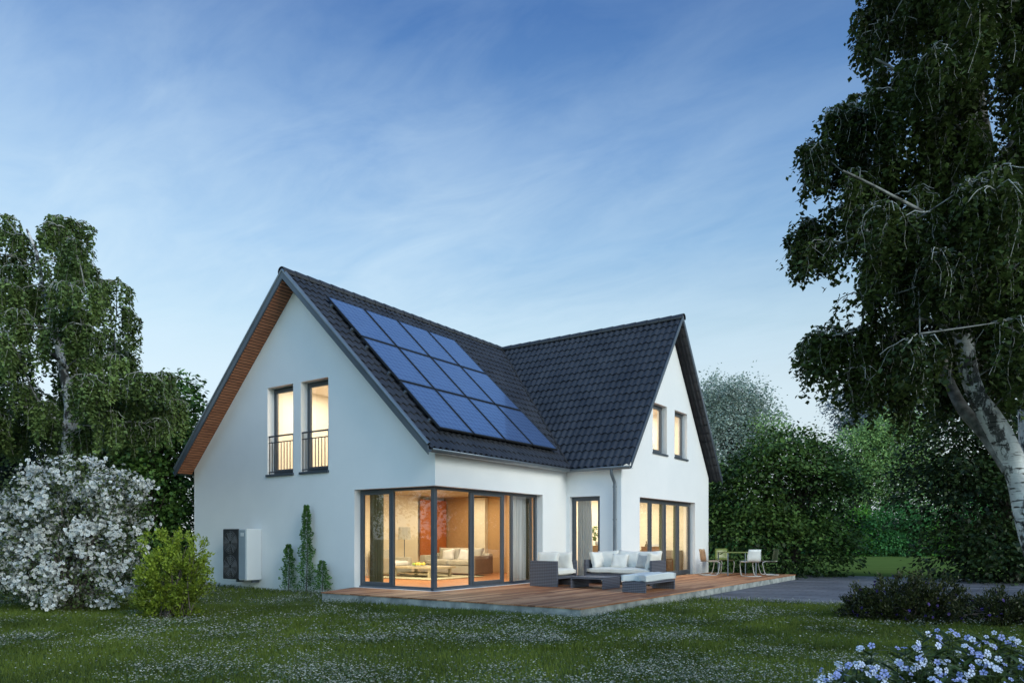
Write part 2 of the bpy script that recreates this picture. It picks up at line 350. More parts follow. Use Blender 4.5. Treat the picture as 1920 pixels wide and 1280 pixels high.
# ------------------------------------------------------------------ house
HW = 8.933; XM = -HW / 2; RZ = 7.6; K1 = .9734; LEN = 13.4; OV = .436
WY0, WY1, WX = 5.43, 11.83, 1.661; WYM = 8.63; K2 = 1.3345; OVX = .377
U = .21   # vertical distance between tile surface and roof underside
zt = lambda x: RZ - K1 * abs(x - XM)
zw = lambda y: RZ - K2 * abs(y - WYM)
house = empty('house', (XM, 4, 0), world_children=True)
tag(house, 'white rendered house with two steep dark tiled gable roofs and lit windows', 'house')
bm = bmesh.new(); T = .3; ZB = -.3; WH = 2.25
def rect(a0, a1, b0, b1): return [(a0, b0), (a1, b0), (a1, b1), (a0, b1)]
def pent(a0, a1, am, zf, zb=ZB):
    return [(a0, zb), (a1, zb), (a1, zf(a1) - U), (am, RZ - U), (a0, zf(a0) - U)]
# gable wall with the corner notch
slab(bm, [(-HW, ZB), (-2.455, ZB), (-2.455, .0), (-.0, .0), (0, -.02), (0, 0.001)][:2] + [(-2.455, WH), (0, WH), (0, zt(0) - U), (XM, RZ - U), (-HW, zt(0) - U)],
     [rect(-5.65, -4.641, 2.75, 4.968), rect(-4.348, -3.349, 2.75, 4.968)], lambda a, b: (a, 0, b), lambda a, b: (a, T, b))
slab(bm, rect(-2.455, 0, ZB, -.004), [], lambda a, b: (a, 0, b), lambda a, b: (a, T, b))
slab(bm, [(T, WH), (4.239, WH), (4.239, ZB), (WY0 + T, ZB), (WY0 + T, zt(0) - U), (T, zt(0) - U)], [], lambda a, b: (0, a, b), lambda a, b: (-T, a, b))
slab(bm, rect(T, 4.239, ZB, -.004), [], lambda a, b: (0, a, b), lambda a, b: (-T, a, b))
slab(bm, [(0, ZB), (.116, ZB), (.116, WH), (1.03, WH), (1.03, ZB), (WX - T, ZB), (WX - T, zw(WY0) - U), (0, zw(WY0) - U)], [], lambda a, b: (a, WY0, b), lambda a, b: (a, WY0 + T, b))
slab(bm, [(WY0, ZB), (6.543, ZB), (6.543, WH), (10.636, WH), (10.636, ZB), (WY1, ZB), (WY1, zw(WY1) - U), (WYM, RZ - U), (WY0, zw(WY0) - U)],
     [rect(7.40, 8.392, 3.562, 4.968), rect(8.969, 9.962, 3.562, 4.968)], lambda a, b: (WX, a, b), lambda a, b: (WX - T, a, b))
slab(bm, rect(0, WX - T, ZB, zw(WY1) - U), [], lambda a, b: (a, WY1, b), lambda a, b: (a, WY1 - T, b))
slab(bm, rect(T, LEN, ZB, zt(0) - U), [], lambda a, b: (-HW, a, b), lambda a, b: (-HW + T, a, b))
slab(bm, pent(-HW, 0, XM, zt), [], lambda a, b: (a, LEN + T, b), lambda a, b: (a, LEN, b))
slab(bm, rect(WY1, LEN, ZB, zt(0) - U), [], lambda a, b: (0, a, b), lambda a, b: (-T, a, b))
bmesh.ops.recalc_face_normals(bm, faces=bm.faces)
me = bpy.data.meshes.new('wall'); bm.to_mesh(me); bm.free(); link('wall', me, PLASTER, house)

# -- roof tiles: real overlapping profiled tiles, cut along the valley
def tiles(origin, uax, dax, nax, length, slope, planes, col=.20, row=.30, swap=False):
    ks = 7; sh = np.linspace(0, 1, ks, endpoint=False)
    prof = .036 * np.maximum(0, np.sin(sh * 2 * PI * .5)) ** 1.5 - .004 * np.sin(sh * 2 * PI * 2)
    nc = int(length / col) + 1; nr = int(math.ceil(slope / row))
    s = (np.arange(nc)[:, None] + sh[None]).ravel() * (length / nc); h = np.tile(prof, nc)
    s = np.append(s, length); h = np.append(h, prof[0]); m = len(s)
    V = []; F = []
    O = np.array(origin, float); ua = np.array(uax, float); da = np.array(dax, float); na = np.array(nax, float)
    for j in range(nr):
        t0 = j * slope / nr; t1 = (j + 1) * slope / nr + .05
        jit = np.repeat(RG.normal(0, .0025, nc), ks); jit = np.append(jit, 0)
        jt = np.repeat(RG.normal(0, .004, nc), ks); jt = np.append(jt, 0)
        # lower edge is scalloped: pans reach lower than rolls
        sc = -.030 * (h / .036)
        base = len(V) * m
        for t, dh in ((np.full(m, t0), 0.0), (np.full(m, t1) + sc + jt, .030), (np.full(m, t1) + sc + jt + .002, .012)):
            V.append(O + s[:, None] * ua + t[:, None] * da + (h + dh + jit)[:, None] * na)
        i = np.arange(m - 1)
        for r in range(2):
            a = base + r * m
            F.append(np.stack([a + i, a + i + 1, a + m + i + 1, a + m + i], -1))
    V = np.concatenate(V); F = np.concatenate(F)
    me = bpy.data.meshes.new('t'); me.from_pydata(V.tolist(), [], F.tolist())
    b = bmesh.new(); b.from_mesh(me); bpy.data.meshes.remove(me)
    for co_, no_ in planes:
        bmesh.ops.bisect_plane(b, geom=b.verts[:] + b.edges[:] + b.faces[:], plane_co=co_, plane_no=no_, clear_outer=True)
    return b
def unit(*a):
    v = Vector(a); v.normalize(); return v
d1 = unit(1, 0, -K1); n1_ = unit(K1, 0, 1); d1b = unit(-1, 0, -K1); n1b = unit(-K1, 0, 1)
d2 = unit(0, -1, -K2); n2_ = unit(0, -K2, 1); d2b = unit(0, 1, -K2); n2b = unit(0, K2, 1)
EX = .218; SL1 = (EX - XM) * math.sqrt(1 + K1 * K1); EYW = 3.417; SL2 = EYW * math.sqrt(1 + K2 * K2)
# valley line in plan: K2*(WYM-y) = K1*(x-XM)
vd = Vector((K2, -K1, 0)).normalized(); vn = Vector((vd.y, -vd.x, 0))   # horizontal normal
vp = Vector((XM, WYM, 0))
if vn.y > 0: vn = -vn          # points to -y / -x side (main roof side)
vd2 = Vector((K2, K1, 0)).normalized(); vn2 = Vector((-vd2.y, vd2.x, 0))
if vn2.y < 0: vn2 = -vn2
lift = .0
b = tiles((XM, -OV + .01, RZ - .035), (0, 1, 0), d1, n1_, WYM + OV, SL1, [(vp, -vn)]); 
b2 = tiles((XM, WYM, RZ - .035), (0, 1, 0), d1, n1_, LEN + T + .4 - WYM, SL1, [(vp, -vn2)])
b3 = tiles((XM, LEN + T + .4, RZ - .035), (0, -1, 0), d1b, n1b, LEN + T + .4 + OV, SL1, [])
def build_bm(bms, name, m, parent, smooth=True):
    q = B()
    for x in bms: q.merge(x)
    o = q.build(name, m, parent)
    if smooth: o.data.shade_smooth()
    return o
roof = build_bm([b, b2, b3], 'roof', TILE, house)
roof['label'] = 'main roof of dark interlocking tiles'
b = tiles((WX + OVX - .01, WYM, RZ - .035), (-1, 0, 0), d2, n2_, WX + OVX - XM, SL2, [(vp, vn)])
b2 = tiles((XM, WYM, RZ - .035), (1, 0, 0), d2b, n2b, WX + OVX - XM - .01, SL2, [(vp, vn2)])
roof2 = build_bm([b, b2], 'roof', TILE, house); roof2['label'] = 'roof of the projecting wing, dark wavy tiles'
for r_ in (roof, roof2):
    md = r_.modifiers.new('edge', 'EDGE_SPLIT'); md.split_angle = math.radians(40)
# under-roof plates (closed thin slabs)
q = bmesh.new()
def plate(pts, n, t0, t1):
    a = [q.verts.new(Vector(p) + n * t0) for p in pts]; c = [q.verts.new(Vector(p) + n * t1) for p in pts]
    q.faces.new(a); q.faces.new(list(reversed(c)))
    for i in range(len(pts)):
        j = (i + 1) % len(pts); q.faces.new([a[i], a[j], c[j], c[i]])
def pm(x, y): return (x, y, zt(x) - .06)
yv = WYM - K1 * (EX - XM) / K2
plate([pm(XM, -OV + .03), pm(EX - .03, -OV + .03), pm(EX - .03, yv), pm(XM, WYM)], n1_, 0, -.10)
plate([pm(XM, LEN + .6), pm(XM, WYM), pm(EX - .03, 2 * WYM - yv), pm(EX - .03, LEN + .6)], n1_, 0, -.10)
plate([pm(XM, -OV + .03), pm(XM, LEN + .6), pm(-HW - EX + .03, LEN + .6), pm(-HW - EX + .03, -OV + .03)], n1b, 0, -.10)
def pw(x, y): return (x, y, zw(y) - .06)
XE = WX - .05
plate([pw(XM, WYM), pw(EX, yv), pw(XE, WYM - EYW + .03), pw(XE, WYM)], n2_, 0, -.10)
plate([pw(XM, WYM), pw(XE, WYM), pw(XE, WYM + EYW - .03), pw(EX, 2 * WYM - yv)], n2b, 0, -.10)
bmesh.ops.recalc_face_normals(q, faces=q.faces)
me = bpy.data.meshes.new('roof_underlay'); q.to_mesh(me); q.free(); link('roof_underlay', me, DARK, house)
# ridge tiles: overlapping half-round caps
def ridge(p0, p1, name='ridge_tiles', r=.115, pitch=.38):
    p0, p1 = Vector(p0), Vector(p1); L = (p1 - p0).length; n = int(L / pitch); dd = (p1 - p0) / L; side = dd.cross(Vector((0, 0, 1)))
    V = []; F = []
    for i in range(n):
        a = i * L / n; e = (i + 1) * L / n + .05
        for t, rr in ((a, r * .93), (a + .03, r * .96), (e, r * 1.10), (e, r * .97)):
            for k in range(9):
                an = PI * (-.12 + 1.24 * k / 8)
                V.append(p0 + dd * t + side * math.cos(an) * rr + Vector((0, 0, math.sin(an) * rr * .95 - .02)))
        b0 = i * 36
        for r_ in range(3):
            for k in range(8): F.append((b0 + r_ * 9 + k, b0 + r_ * 9 + k + 1, b0 + (r_ + 1) * 9 + k + 1, b0 + (r_ + 1) * 9 + k))
    return npmesh(name, [tuple(v) for v in V], F, TILE, house)
ridge((XM, LEN + .6, RZ - .01), (XM, -OV - .01, RZ - .01))
ridge((XM, WYM, RZ - .01), (WX + OVX + .01, WYM, RZ - .01))
# valley gutter strips
tv = Tubes()
for sgn in (1, -1):
    x0 = XM + .1; x1 = EX + .02
    pts = [(x, WYM - sgn * K1 * (x - XM) / K2, zt(x) + .005) for x in np.linspace(x0, x1, 12)]
    tv.add(pts, .045, 6)
tv.build('valley_flashing', DARK, house)
# verges (sloping edge trims)
def rakebox(p0, p1, side, out, name, m, w, h, dz, parent=house):
    """beam from p0 (ridge) to p1 (eave); side = unit axis across (thickness w), h its height measured down"""
    p0, p1 = Vector(p0), Vector(p1); s_ = Vector(side)
    q = bmesh.new(); vs = []
    for p in (p0, p1):
        for a, c in ((0, dz), (w, dz), (w, dz - h), (0, dz - h)): vs.append(q.verts.new(p + s_ * a + Vector((0, 0, c))))
    for f in ((0, 1, 2, 3), (7, 6, 5, 4), (0, 4, 5, 1), (1, 5, 6, 2), (2, 6, 7, 3), (3, 7, 4, 0)): q.faces.new([vs[i] for i in f])
    bmesh.ops.recalc_face_normals(q, faces=q.faces); bmesh.ops.bevel(q, geom=q.edges[:], offset=.006, segments=1, affect='EDGES')
    me = bpy.data.meshes.new(name); q.to_mesh(me); q.free(); return link(name, me, m, parent)
for e in (EX, -HW - EX):
    rakebox((XM, -OV, RZ), (e, -OV, zt(e)), (0, -1, 0), 0, 'verge_board', TRIM, .035, .185, -.015)
    tcap = Tubes(); tcap.add([(XM, -OV - .012, RZ + .02), (e, -OV - .012, zt(e) + .02)], .045, 10); tcap.build('verge_cap', TRIML, house)
for sy in (1, -1):
    ye = WYM + sy * EYW
    rakebox((WX + OVX, WYM, RZ), (WX + OVX, ye, zw(ye)), (1, 0, 0), 0, 'verge_board', TRIM, .03, .17, .05)
# wooden soffit slats under the gable overhang (one mesh per slope)
for sgn in (1, -1):
    q = B(); n = 74
    for i in range(n):
        x = XM + sgn * (.06 + i * (HW / 2 + .1) / n); z = zt(x) - U + .012
        ang = math.atan(K1) * sgn
        M_ = Matrix.Translation((x, 0, z)) @ Matrix.Rotation(ang, 4, 'Y')
        q.box(-.031, .031, -OV + .004, -.003, -.014, .014, .004, M_, 1)
    so_ = q.build('soffit', WOODS, house)
q = bmesh.new()
for sgn in (1, -1):
    a = [q.verts.new(p) for p in ((XM, -OV + .005, RZ - U + .05), (XM + sgn * (HW / 2 + .14), -OV + .005, zt(.14) - U + .05), (XM + sgn * (HW / 2 + .14), -.003, zt(.14) - U + .05), (XM, -.003, RZ - U + .05))]
    q.faces.new(a)
me = bpy.data.meshes.new('soffit_backing'); q.to_mesh(me); q.free(); link('soffit_backing', me, DARK, house)
# gutters
def gutter(p0, p1, name='gutter'):
    p0, p1 = Vector(p0), Vector(p1); dd = (p1 - p0).normalized(); side = dd.cross(Vector((0, 0, 1)))
    V = []; F = []; k = 11
    for p in (p0, p1):
        for r_ in (.080, .071):
            for i in range(k):
                a = PI + PI * i / (k - 1)
                V.append(p + side * math.cos(a) * r_ + Vector((0, 0, math.sin(a) * r_)))
    for i in range(k - 1):
        F += [(i, i + 1, 2 * k + i + 1, 2 * k + i), (k + i, 3 * k + i, 3 * k + i + 1, k + i + 1), (i, k + i, k + i + 1, i + 1), (2 * k + i, 2 * k + i + 1, 3 * k + i + 1, 3 * k + i)]
    F += [(0, 2 * k, 3 * k, k), (k - 1, 2 * k - 1, 4 * k - 1, 3 * k - 1)]
    return npmesh(name, [tuple(v) for v in V], F, TRIML, house, smooth=True)
GX = EX + .03; GZZ = zt(EX) - .06; GY = WYM - EYW - .03
gutter((GX, -OV, GZZ), (GX, GY + .05, GZZ)); gutter((GX - .06, GY, GZZ - .003), (WX + OVX, GY, GZZ - .003))
gutter((-HW - GX, -OV, GZZ), (-HW - GX, LEN, GZZ))
# fascia / eave soffits
q = B(); q.box(0.002, EX - .01, .002, WY0 - .002, GZZ - .06, GZZ - .03); q.box(.002 + EX, WX + OVX - .04, GY + .04, WY0 - .003, GZZ - .064, GZZ - .034)
q.build('eave_board', WHITEP, house)
dp = Tubes(); DX = WX - .16; dy_ = WY0 - .065
dp.add([(DX, GY, GZZ - .06), (DX, GY, GZZ - .16), (DX, GY + .01, GZZ - .20), (DX, dy_ - .01, GZZ - .40), (DX, dy_, GZZ - .45), (DX, dy_, .02)], .042, 12)
dpo = dp.build('downpipe', ZINC, house)
for z in (.5, 1.6, 2.45):
    q = B(); q.cyl(DX, dy_, z, z + .035, .05); q.build('pipe_clip', ZINC, dpo)

# -- windows. fr(): frame bars on a plane; every window is a part, its panes sub-parts
def child_identity(o): o.matrix_parent_inverse = Matrix.Identity(4); return o
def window(plane, off, a0, a1, z0, z1, bars=(), leaf=(), fw=.065, dp=.07, name='window', sill=None, top=.0):
    """plane 'x': lies at x=off, a = y. plane 'y': lies at y=off, a = x. leaf = list of (a,b) opening sashes"""
    q = B()
    s = 1 if plane == 'y' else -1     # inwards direction of frame depth
    def bx(a, b_, c, d_, e=0.0, dd=dp, target=q):
        if plane == 'y': target.box(a, b_, off + e, off + e + dd, c, d_, .004, None, 1)
        else: target.box(off - e - dd, off - e, a, b_, c, d_, .004, None, 1)
    bx(a0, a0 + fw, z0, z1); bx(a1 - fw, a1, z0, z1); bx(a0 + fw, a1 - fw, z1 - fw, z1, .001); bx(a0 + fw, a1 - fw, z0, z0 + fw, .001)
    edges = [a0 + fw / 2]
    for bpos in bars:
        bx(bpos - fw / 2, bpos + fw / 2, z0 + fw, z1 - fw, .001); edges.append(bpos)
    edges.append(a1 - fw / 2); edges.sort()
    o = q.build(name, FRAME, house)
    for a, b_ in zip(edges[:-1], edges[1:]):
        mid = (a + b_) / 2; l0, l1 = a + fw / 2, b_ - fw / 2
        isl = any(x0 < mid < x1 for x0, x1 in leaf); w = .055 if isl else 0
        if isl:
            r = B(); lz0, lz1 = z0 + fw, z1 - fw
            bx(l0, l0 + w, lz0, lz1, -.012, .06, r); bx(l1 - w, l1, lz0, lz1, -.012, .06, r); bx(l0 + w, l1 - w, lz1 - w, lz1, -.011, .058, r); bx(l0 + w, l1 - w, lz0, lz0 + w * 1.2, -.011, .058, r)
            child_identity(r.build('sash', FRAME, o))
        g = bmesh.new(); e = dp * .5; g0, g1, gz0, gz1 = l0 + w - .01, l1 - w + .01, z0 + fw + w - .01, z1 - fw - w + .01
        pts = [(g0, gz0), (g1, gz0), (g1, gz1), (g0, gz1)]
        vs = [g.verts.new((p, off + e, z) if plane == 'y' else (off - e, p, z)) for p, z in pts]; g.faces.new(vs)
        me = bpy.data.meshes.new('pane'); g.to_mesh(me); g.free(); child_identity(link('pane', me, GLASS, o))
    return o
# parenting note: window meshes carry world coordinates, the house keeps an inverse matrix
RC = .18
w = window('y', RC, -2.455, -RC - .035, 0.0, WH, bars=(-1.43,), leaf=((-2.4, -1.5),)); w['label'] = 'corner window, gable side'
w = window('x', -RC, RC + .035, 4.239, 0.0, WH, bars=(1.48, 2.74, 3.12), leaf=((1.5, 2.7),)); w['label'] = 'corner window, terrace side'
q = B(); q.box(-RC - .075, -RC + .002, RC - .002, RC + .075, 0, WH - .001, .005); q.build('corner_post', FRAME, house)
for a0, a1 in ((-5.65, -4.641), (-4.348, -3.349)):
    window('y', .2, a0, a1, 2.75, 4.968, leaf=((a0, a1),), fw=.07)
    q = B(); q.box(a0 - .03, a1 + .03, -.045, .2, 2.695, 2.752, .006); q.build('window_sill', TRIM, house)
    q = B()
    q.box(a0 + .02, a1 - .02, .015, .05, 3.70, 3.74, .006); q.box(a0 + .02, a1 - .02, .02, .045, 3.55, 3.575, .004)
    q.box(a0 + .02, a1 - .02, .02, .045, 2.80, 2.825, .004)
    for k in range(9):
        x = a0 + .04 + k * (a1 - a0 - .08) / 8; q.cyl(x, .0325, 2.76 if k in (0, 8) else 2.82, 3.71 if k in (0, 8) else 3.56, .011, k=8)
    q.build('balcony_railing', RAIL, house)
for a0, a1 in ((7.40, 8.392), (8.969, 9.962)):
    window('x', WX - .16, a0, a1, 3.562, 4.968, leaf=((a0, a1),), fw=.06)
    q = B(); q.box(WX - .16, WX + .04, a0 - .03, a1 + .03, 3.512, 3.564, .006); q.build('window_sill', TRIM, house)
window('y', WY0 + .12, .116, 1.03, 0.0, WH, leaf=((.1, 1.1),), fw=.06)
dw = window('x', WX - .16, 6.543, 10.636, 0.0, WH, bars=(7.57, 8.59, 9.61), leaf=((6.5, 10.7),), fw=.07, name='folding_door')
dw['label'] = 'four-leaf glazed folding door to the terrace'
q = B(); q.box(-2.455, -RC, RC - .03, RC + .06, -.03, .03); q.box(-RC - .06, -RC + .03, RC - .03, 4.239, -.028, .031); q.build('threshold', ZINC, house)

# -- interiors
def quad(q, pts): q.faces.new([q.verts.new(p) for p in pts])
def room(x0, x1, y0, y1, z0, z1, open_sides, wallm, floorm, ceilm):
    q = bmesh.new()
    if 'x1' not in open_sides: quad(q, [(x1, y0, z0), (x1, y1, z0), (x1, y1, z1), (x1, y0, z1)])
    if 'x0' not in open_sides: quad(q, [(x0, y0, z0), (x0, y1, z0), (x0, y1, z1), (x0, y0, z1)])
    if 'y1' not in open_sides: quad(q, [(x0, y1, z0), (x1, y1, z0), (x1, y1, z1), (x0, y1, z1)])
    if 'y0' not in open_sides: quad(q, [(x0, y0, z0), (x1, y0, z0), (x1, y0, z1), (x0, y0, z1)])
    me = bpy.data.meshes.new('interior_wall'); q.to_mesh(me); q.free(); link('interior_wall', me, wallm, house)
    for nm, z, m in (('interior_floor', z0, floorm), ('ceiling', z1, ceilm)):
        q = bmesh.new(); quad(q, [(x0, y0, z), (x1, y0, z), (x1, y1, z), (x0, y1, z)])
        me = bpy.data.meshes.new(nm); q.to_mesh(me); q.free(); link(nm, me, m, house)
LX0, LY1 = -6.1, 7.5
room(LX0, -.19, .19, LY1, .002, 2.5, ('x1', 'y0', 'x0', 'y1'), CREAM, INFLOOR, CEIL)
q = B(); q.box(LX0 - .1, LX0, T, LY1, 0, 2.5); q.build('interior_wall', CREAM, house)
q = B(); q.box(LX0 + .001, LX0 + .12, T, 6.05, 0.003, 2.498); q.build('chimney_breast', CREAM, house)
q = B(); q.box(LX0, -1.6, LY1, LY1 + .1, 0.003, 2.499); q.build('interior_wall', BROWN, house)
q = B(); q.box(-4.82, -4.22, LY1 - .16, LY1 - .002, 0.004, 2.46); q.build('wall_niche', simple('pale_column', (.86, .80, .62), None, 1, .9), house)
q = B(); q.box(-1.6, -1.5, 4.9, LY1 + .1, 0.003, 2.499); q.box(-1.5, -T - .001, 4.9, 5.0, 0.003, 2.499); q.build('interior_wall', BROWN, house)
q = B(); q.box(LX0 + .12, LX0 + .18, 6.12, 7.42, .55, 2.40, .01); pn = q.build('wall_panel', ORANGE); tag(pn, 'large burnt orange panel on the living room wall behind the sofa', 'wall panel')
PALE = simple('pale_cream_paint', (.86, .81, .68), (.84, .79, .66), 1, .9)
room(-1.49, WX - T - .001, WY0 + T + .001, WY1 - T - .001, .002, 2.5, ('x1', 'y0'), PALE, INFLOOR, PALE)
room(-6.2, -2.8, .31, 3.6, 2.70, 5.2, ('y0',), PALE, INFLOOR, PALE)
room(-1.6, WX - T - .01, 7.12, 10.14, 3.2, 5.1, ('x1',), PALE, INFLOOR, PALE)
CW = (1, .88, .66)
lamp('ceiling_lamp', (-2.9, 2.6, 2.44), 3.0, 230, CW, 3.2); lamp('ceiling_lamp', (-4.0, 6.2, 2.44), 2.2, 60, (1, .84, .6), 1.2)
lamp('ceiling_lamp', (-.1, 8.6, 2.44), 2.0, 200, CW, 4.5)
lamp('ceiling_lamp', (-4.5, 1.7, 5.15), 2.2, 125, (1, .92, .76), 1.6); lamp('ceiling_lamp', (0, 8.65, 5.05), 2.0, 110, (1, .92, .76), 2.0)

# -- curtains
def curtain(plane, off, a0, a1, z0, z1, m, label, folds=7, amp=.035, pull=0.0):
    n = folds * 10; nz = 10; V = []; F = []
    for j in range(nz + 1):
        t = j / nz; z = z0 + (z1 - z0) * t; top = a1 - pull * t * t
        for i in range(n + 1):
            a = a0 + (top - a0) * i / n; ph = i / n * folds * 2 * PI
            d = off + amp * math.sin(ph + .3 * math.sin(3 * t)) + amp * .3 * math.sin(2.3 * ph + 2 * t)
            V.append((a, d, z) if plane == 'y' else (d, a, z))
    for j in range(nz):
        for i in range(n):
            a = j * (n + 1) + i; F.append((a, a + 1, a + n + 2, a + n + 1))
    o = npmesh('curtain', V, F, m, smooth=True); return tag(o, label, 'curtain', 'curtains hanging behind the ground floor windows')
curtain('y', .46, -2.44, -1.98, .02, 2.44, CURTG, 'dark olive curtain at the left end of the corner window', 5, pull=-.02)
curtain('x', -.46, 3.5, 4.12, .02, 2.44, CURT, 'pale grey curtain at the right end of the corner window', 7)
curtain('x', -.52, 4.15, 4.5, .02, 2.44, CURTG, 'olive curtain behind the right reveal of the corner window', 4)
curtain('y', WY0 + .4, .12, .60, .02, 2.44, CURT, 'grey curtain drawn half across the narrow window beside the downpipe', 6, pull=.06)
curtain('x', WX - .5, 9.0, 9.25, .02, 2.44, CURTG, 'thin olive curtain behind the third leaf of the folding door', 3)
curtain('x', WX - .5, 10.1, 10.45, .02, 2.44, CURTG, 'olive curtain behind the last leaf of the folding door', 4)

# -- living room furniture
sofa = empty('sofa', (-4.3, 5.95, 0), world_children=True); tag(sofa, 'beige sofa inside the lit living room, seen through the corner window', 'sofa')
q = B(); q.box(-5.4, -3.2, 5.52, 6.4, .06, .30, .02); q.box(-5.4, -3.2, 6.2, 6.4, .30, .66, .03); q.build('base', SOFAF, sofa)
for x0, x1, mm_ in ((-5.4, -5.2, SOFAF), (-3.42, -3.2, SOFAD)):
    q = B(); q.box(x0 - .002, x1 + .002, 5.5, 6.41, .04, .60, .03); q.build('arm', mm_, sofa)
for i in range(2):
    x = -5.18 + .88 * i
    q = B(); q.pillow(.88, .78, .2, Matrix.Translation((x + .44, 5.86, .38))); q.build('seat_cushion', SOFAF, sofa, True)
    q = B(); q.pillow(.86, .42, .2, Matrix.Translation((x + .44, 6.18, .62)) @ Matrix.Rotation(math.radians(78), 4, 'X')); q.build('back_cushion', SOFAF, sofa, True)
for i, (x, r) in enumerate(((-4.55, 8), (-3.9, -6))):
    q = B(); q.pillow(.42, .36, .16, Matrix.Translation((x, 5.88, .6)) @ Matrix.Rotation(math.radians(70), 4, 'X') @ Matrix.Rotation(math.radians(r), 4, 'Z')); o = q.build('throw_pillow', CUSH, None, True)
    tag(o, ('cream pillow on the left half of the indoor sofa', 'cream pillow on the right half of the indoor sofa')[i], 'pillow')
arm = empty('armchair', (-5.25, 4.1, 0), world_children=True); tag(arm, 'beige armchair inside the living room at the far left of the corner window', 'armchair')
q = B(); q.box(-5.7, -4.9, 3.7, 4.55, .08, .30, .02); q.build('base', SOFAF, arm)
q = B(); q.box(-5.8, -5.6, 3.7, 4.55, .3, .78, .04); q.build('backrest', SOFAF, arm)
for y in (3.68, 4.42):
    q = B(); q.box(-5.7, -4.88, y, y + .15, .1, .56, .03); q.build('arm', SOFAF, arm)
q = B(); q.pillow(.75, .6, .18, Matrix.Translation((-5.22, 4.13, .38))); q.build('seat_cushion', CUSH, arm, True)
tb = empty('coffee_table', (-4.0, 4.1, 0), world_children=True); tag(tb, 'low pale coffee table on the living room rug holding fruit', 'coffee table')
TW = simple('pale_oak', (.62, .54, .36), (.5, .42, .27), 4, .4, sc=(8, 1, 1))
q = B(); q.box(-4.75, -3.2, 3.55, 4.6, .27, .33, .008); q.build('tabletop', TW, tb)
q = B(); q.box(-4.6, -3.4, 3.7, 4.45, .12, .145, .004); q.build('shelf', TW, tb)
for x in (-4.65, -3.35):
    for y in (3.62, 4.5): 
        q = B(); q.box(x - .035, x + .035, y - .035, y + .035, .03, .27, .004); q.build('leg', TW, tb)
fr = Tubes(); fb = empty('fruit_platter', (-4.1, 4.0, .33), world_children=True); tag(fb, 'platter of yellow and green fruit on the indoor coffee table', 'fruit platter')
q = B(); q.cyl(-4.1, 4.0, .331, .35, .22, .26, 24); q.build('plate', WHITEP, fb)
for i in range(9):
    a = i * 2.4; r = .04 + .015 * i; t = bmesh.new(); bmesh.ops.create_icosphere(t, subdivisions=2, radius=.042 + .008 * (i % 3)); bmesh.ops.translate(t, vec=(-4.1 + r * math.cos(a), 4.0 + r * math.sin(a), .385), verts=t.verts)
    q = B(); q.merge(t); q.build('fruit', simple('fruit_skin', ((.75, .5, .06), (.35, .45, .08), (.8, .62, .1))[i % 3], None, 8, .4), fb, True)
q = B(); q.box(-5.2, -2.7, 3.0, 5.3, .006, .028, .008); tag(q.build('rug', RUG), 'olive beige rug under the indoor coffee table', 'rug')
fl = empty('floor_lamp', (-5.45, 4.75, 0), world_children=True); tag(fl, 'floor lamp with a pale drum shade in the living room', 'floor lamp')
q = B(); q.cyl(-5.45, 4.85, .003, .03, .15, k=24); q.build('base', ZINC, fl)
q = B(); q.cyl(-5.45, 4.85, .03, 1.15, .012, k=8); q.build('pole', ZINC, fl)
t = bmesh.new(); bmesh.ops.create_cone(t, segments=32, radius1=.19, radius2=.18, depth=.38, cap_ends=False); bmesh.ops.translate(t, vec=(-5.45, 4.85, 1.28), verts=t.verts)
q = B(); q.merge(t); q.build('lamp_shade', curtainmat('lamp_shade_cloth', (.62, .58, .42), .3), fl, True)
# -- dining room: sideboard, bottle, box, plant stand
q = B(); q.box(-1.2, .9, 10.95, 11.5, .06, .73, .01); sb_ = q.build('sideboard', simple('grey_oak', (.36, .31, .26), (.3, .26, .22), 4, .5)); tag(sb_, 'low grey sideboard behind the folding door', 'sideboard')
pf = [(.045, 0), (.05, .02), (.05, .16), (.02, .22), (.016, .29), (.02, .3)]
def lathe(profile, loc, name, m, parent=None, k=20):
    V = []; F = []
    for r, z in profile:
        for i in range(k): V.append((loc[0] + r * math.cos(2 * PI * i / k), loc[1] + r * math.sin(2 * PI * i / k), loc[2] + z))
    for j in range(len(profile) - 1):
        for i in range(k): F.append((j * k + i, j * k + (i + 1) % k, (j + 1) * k + (i + 1) % k, (j + 1) * k + i))
    return npmesh(name, V, F, m, parent, smooth=True)
tag(lathe(pf, (-.28, 11.2, .731), 'bottle', simple('olive_bottle', (.16, .13, .07), None, 5, .2)), 'dark bottle standing on the sideboard', 'bottle')
q = B(); q.box(-.02, .24, 11.05, 11.3, .732, .93, .006); tag(q.build('storage_box', WHITEP), 'white box standing on the sideboard', 'box')
def chair_in(x, y, rz, label):
    r_ = empty('dining_chair', (x, y, 0), rz); tag(r_, label, 'chair', 'wooden chairs inside the dining room')
    m_ = simple('dining_wood', (.22, .12, .06), None, 5, .5)
    q = B(); q.box(-.22, .22, -.22, .22, .43, .47, .01); q.build('seat', m_, r_)
    q = B(); q.box(-.22, .22, .19, .22, .55, .86, .01); q.build('backrest', m_, r_)
    for sx in (-1, 1):
        for sy in (-1, 1):
            q = B(); q.box(sx * .2 - .018, sx * .2 + .018, sy * .2 - .018, sy * .2 + .018, .003, .43 if sy < 0 else .86); q.build('leg', m_, r_)
    return r_
chair_in(.35, 9.9, .3, 'wooden dining chair behind the third leaf of the folding door'); chair_in(.6, 10.65, 2.7, 'wooden dining chair behind the last leaf of the folding door')
q = B(); q.box(-.15, .3, 6.85, 7.3, .003, .92, .01); tag(q.build('plant_stand', simple('tan_wood', (.5, .33, .18), None, 4, .5)), 'tan wooden pedestal carrying a potted plant behind the narrow window', 'plant stand')
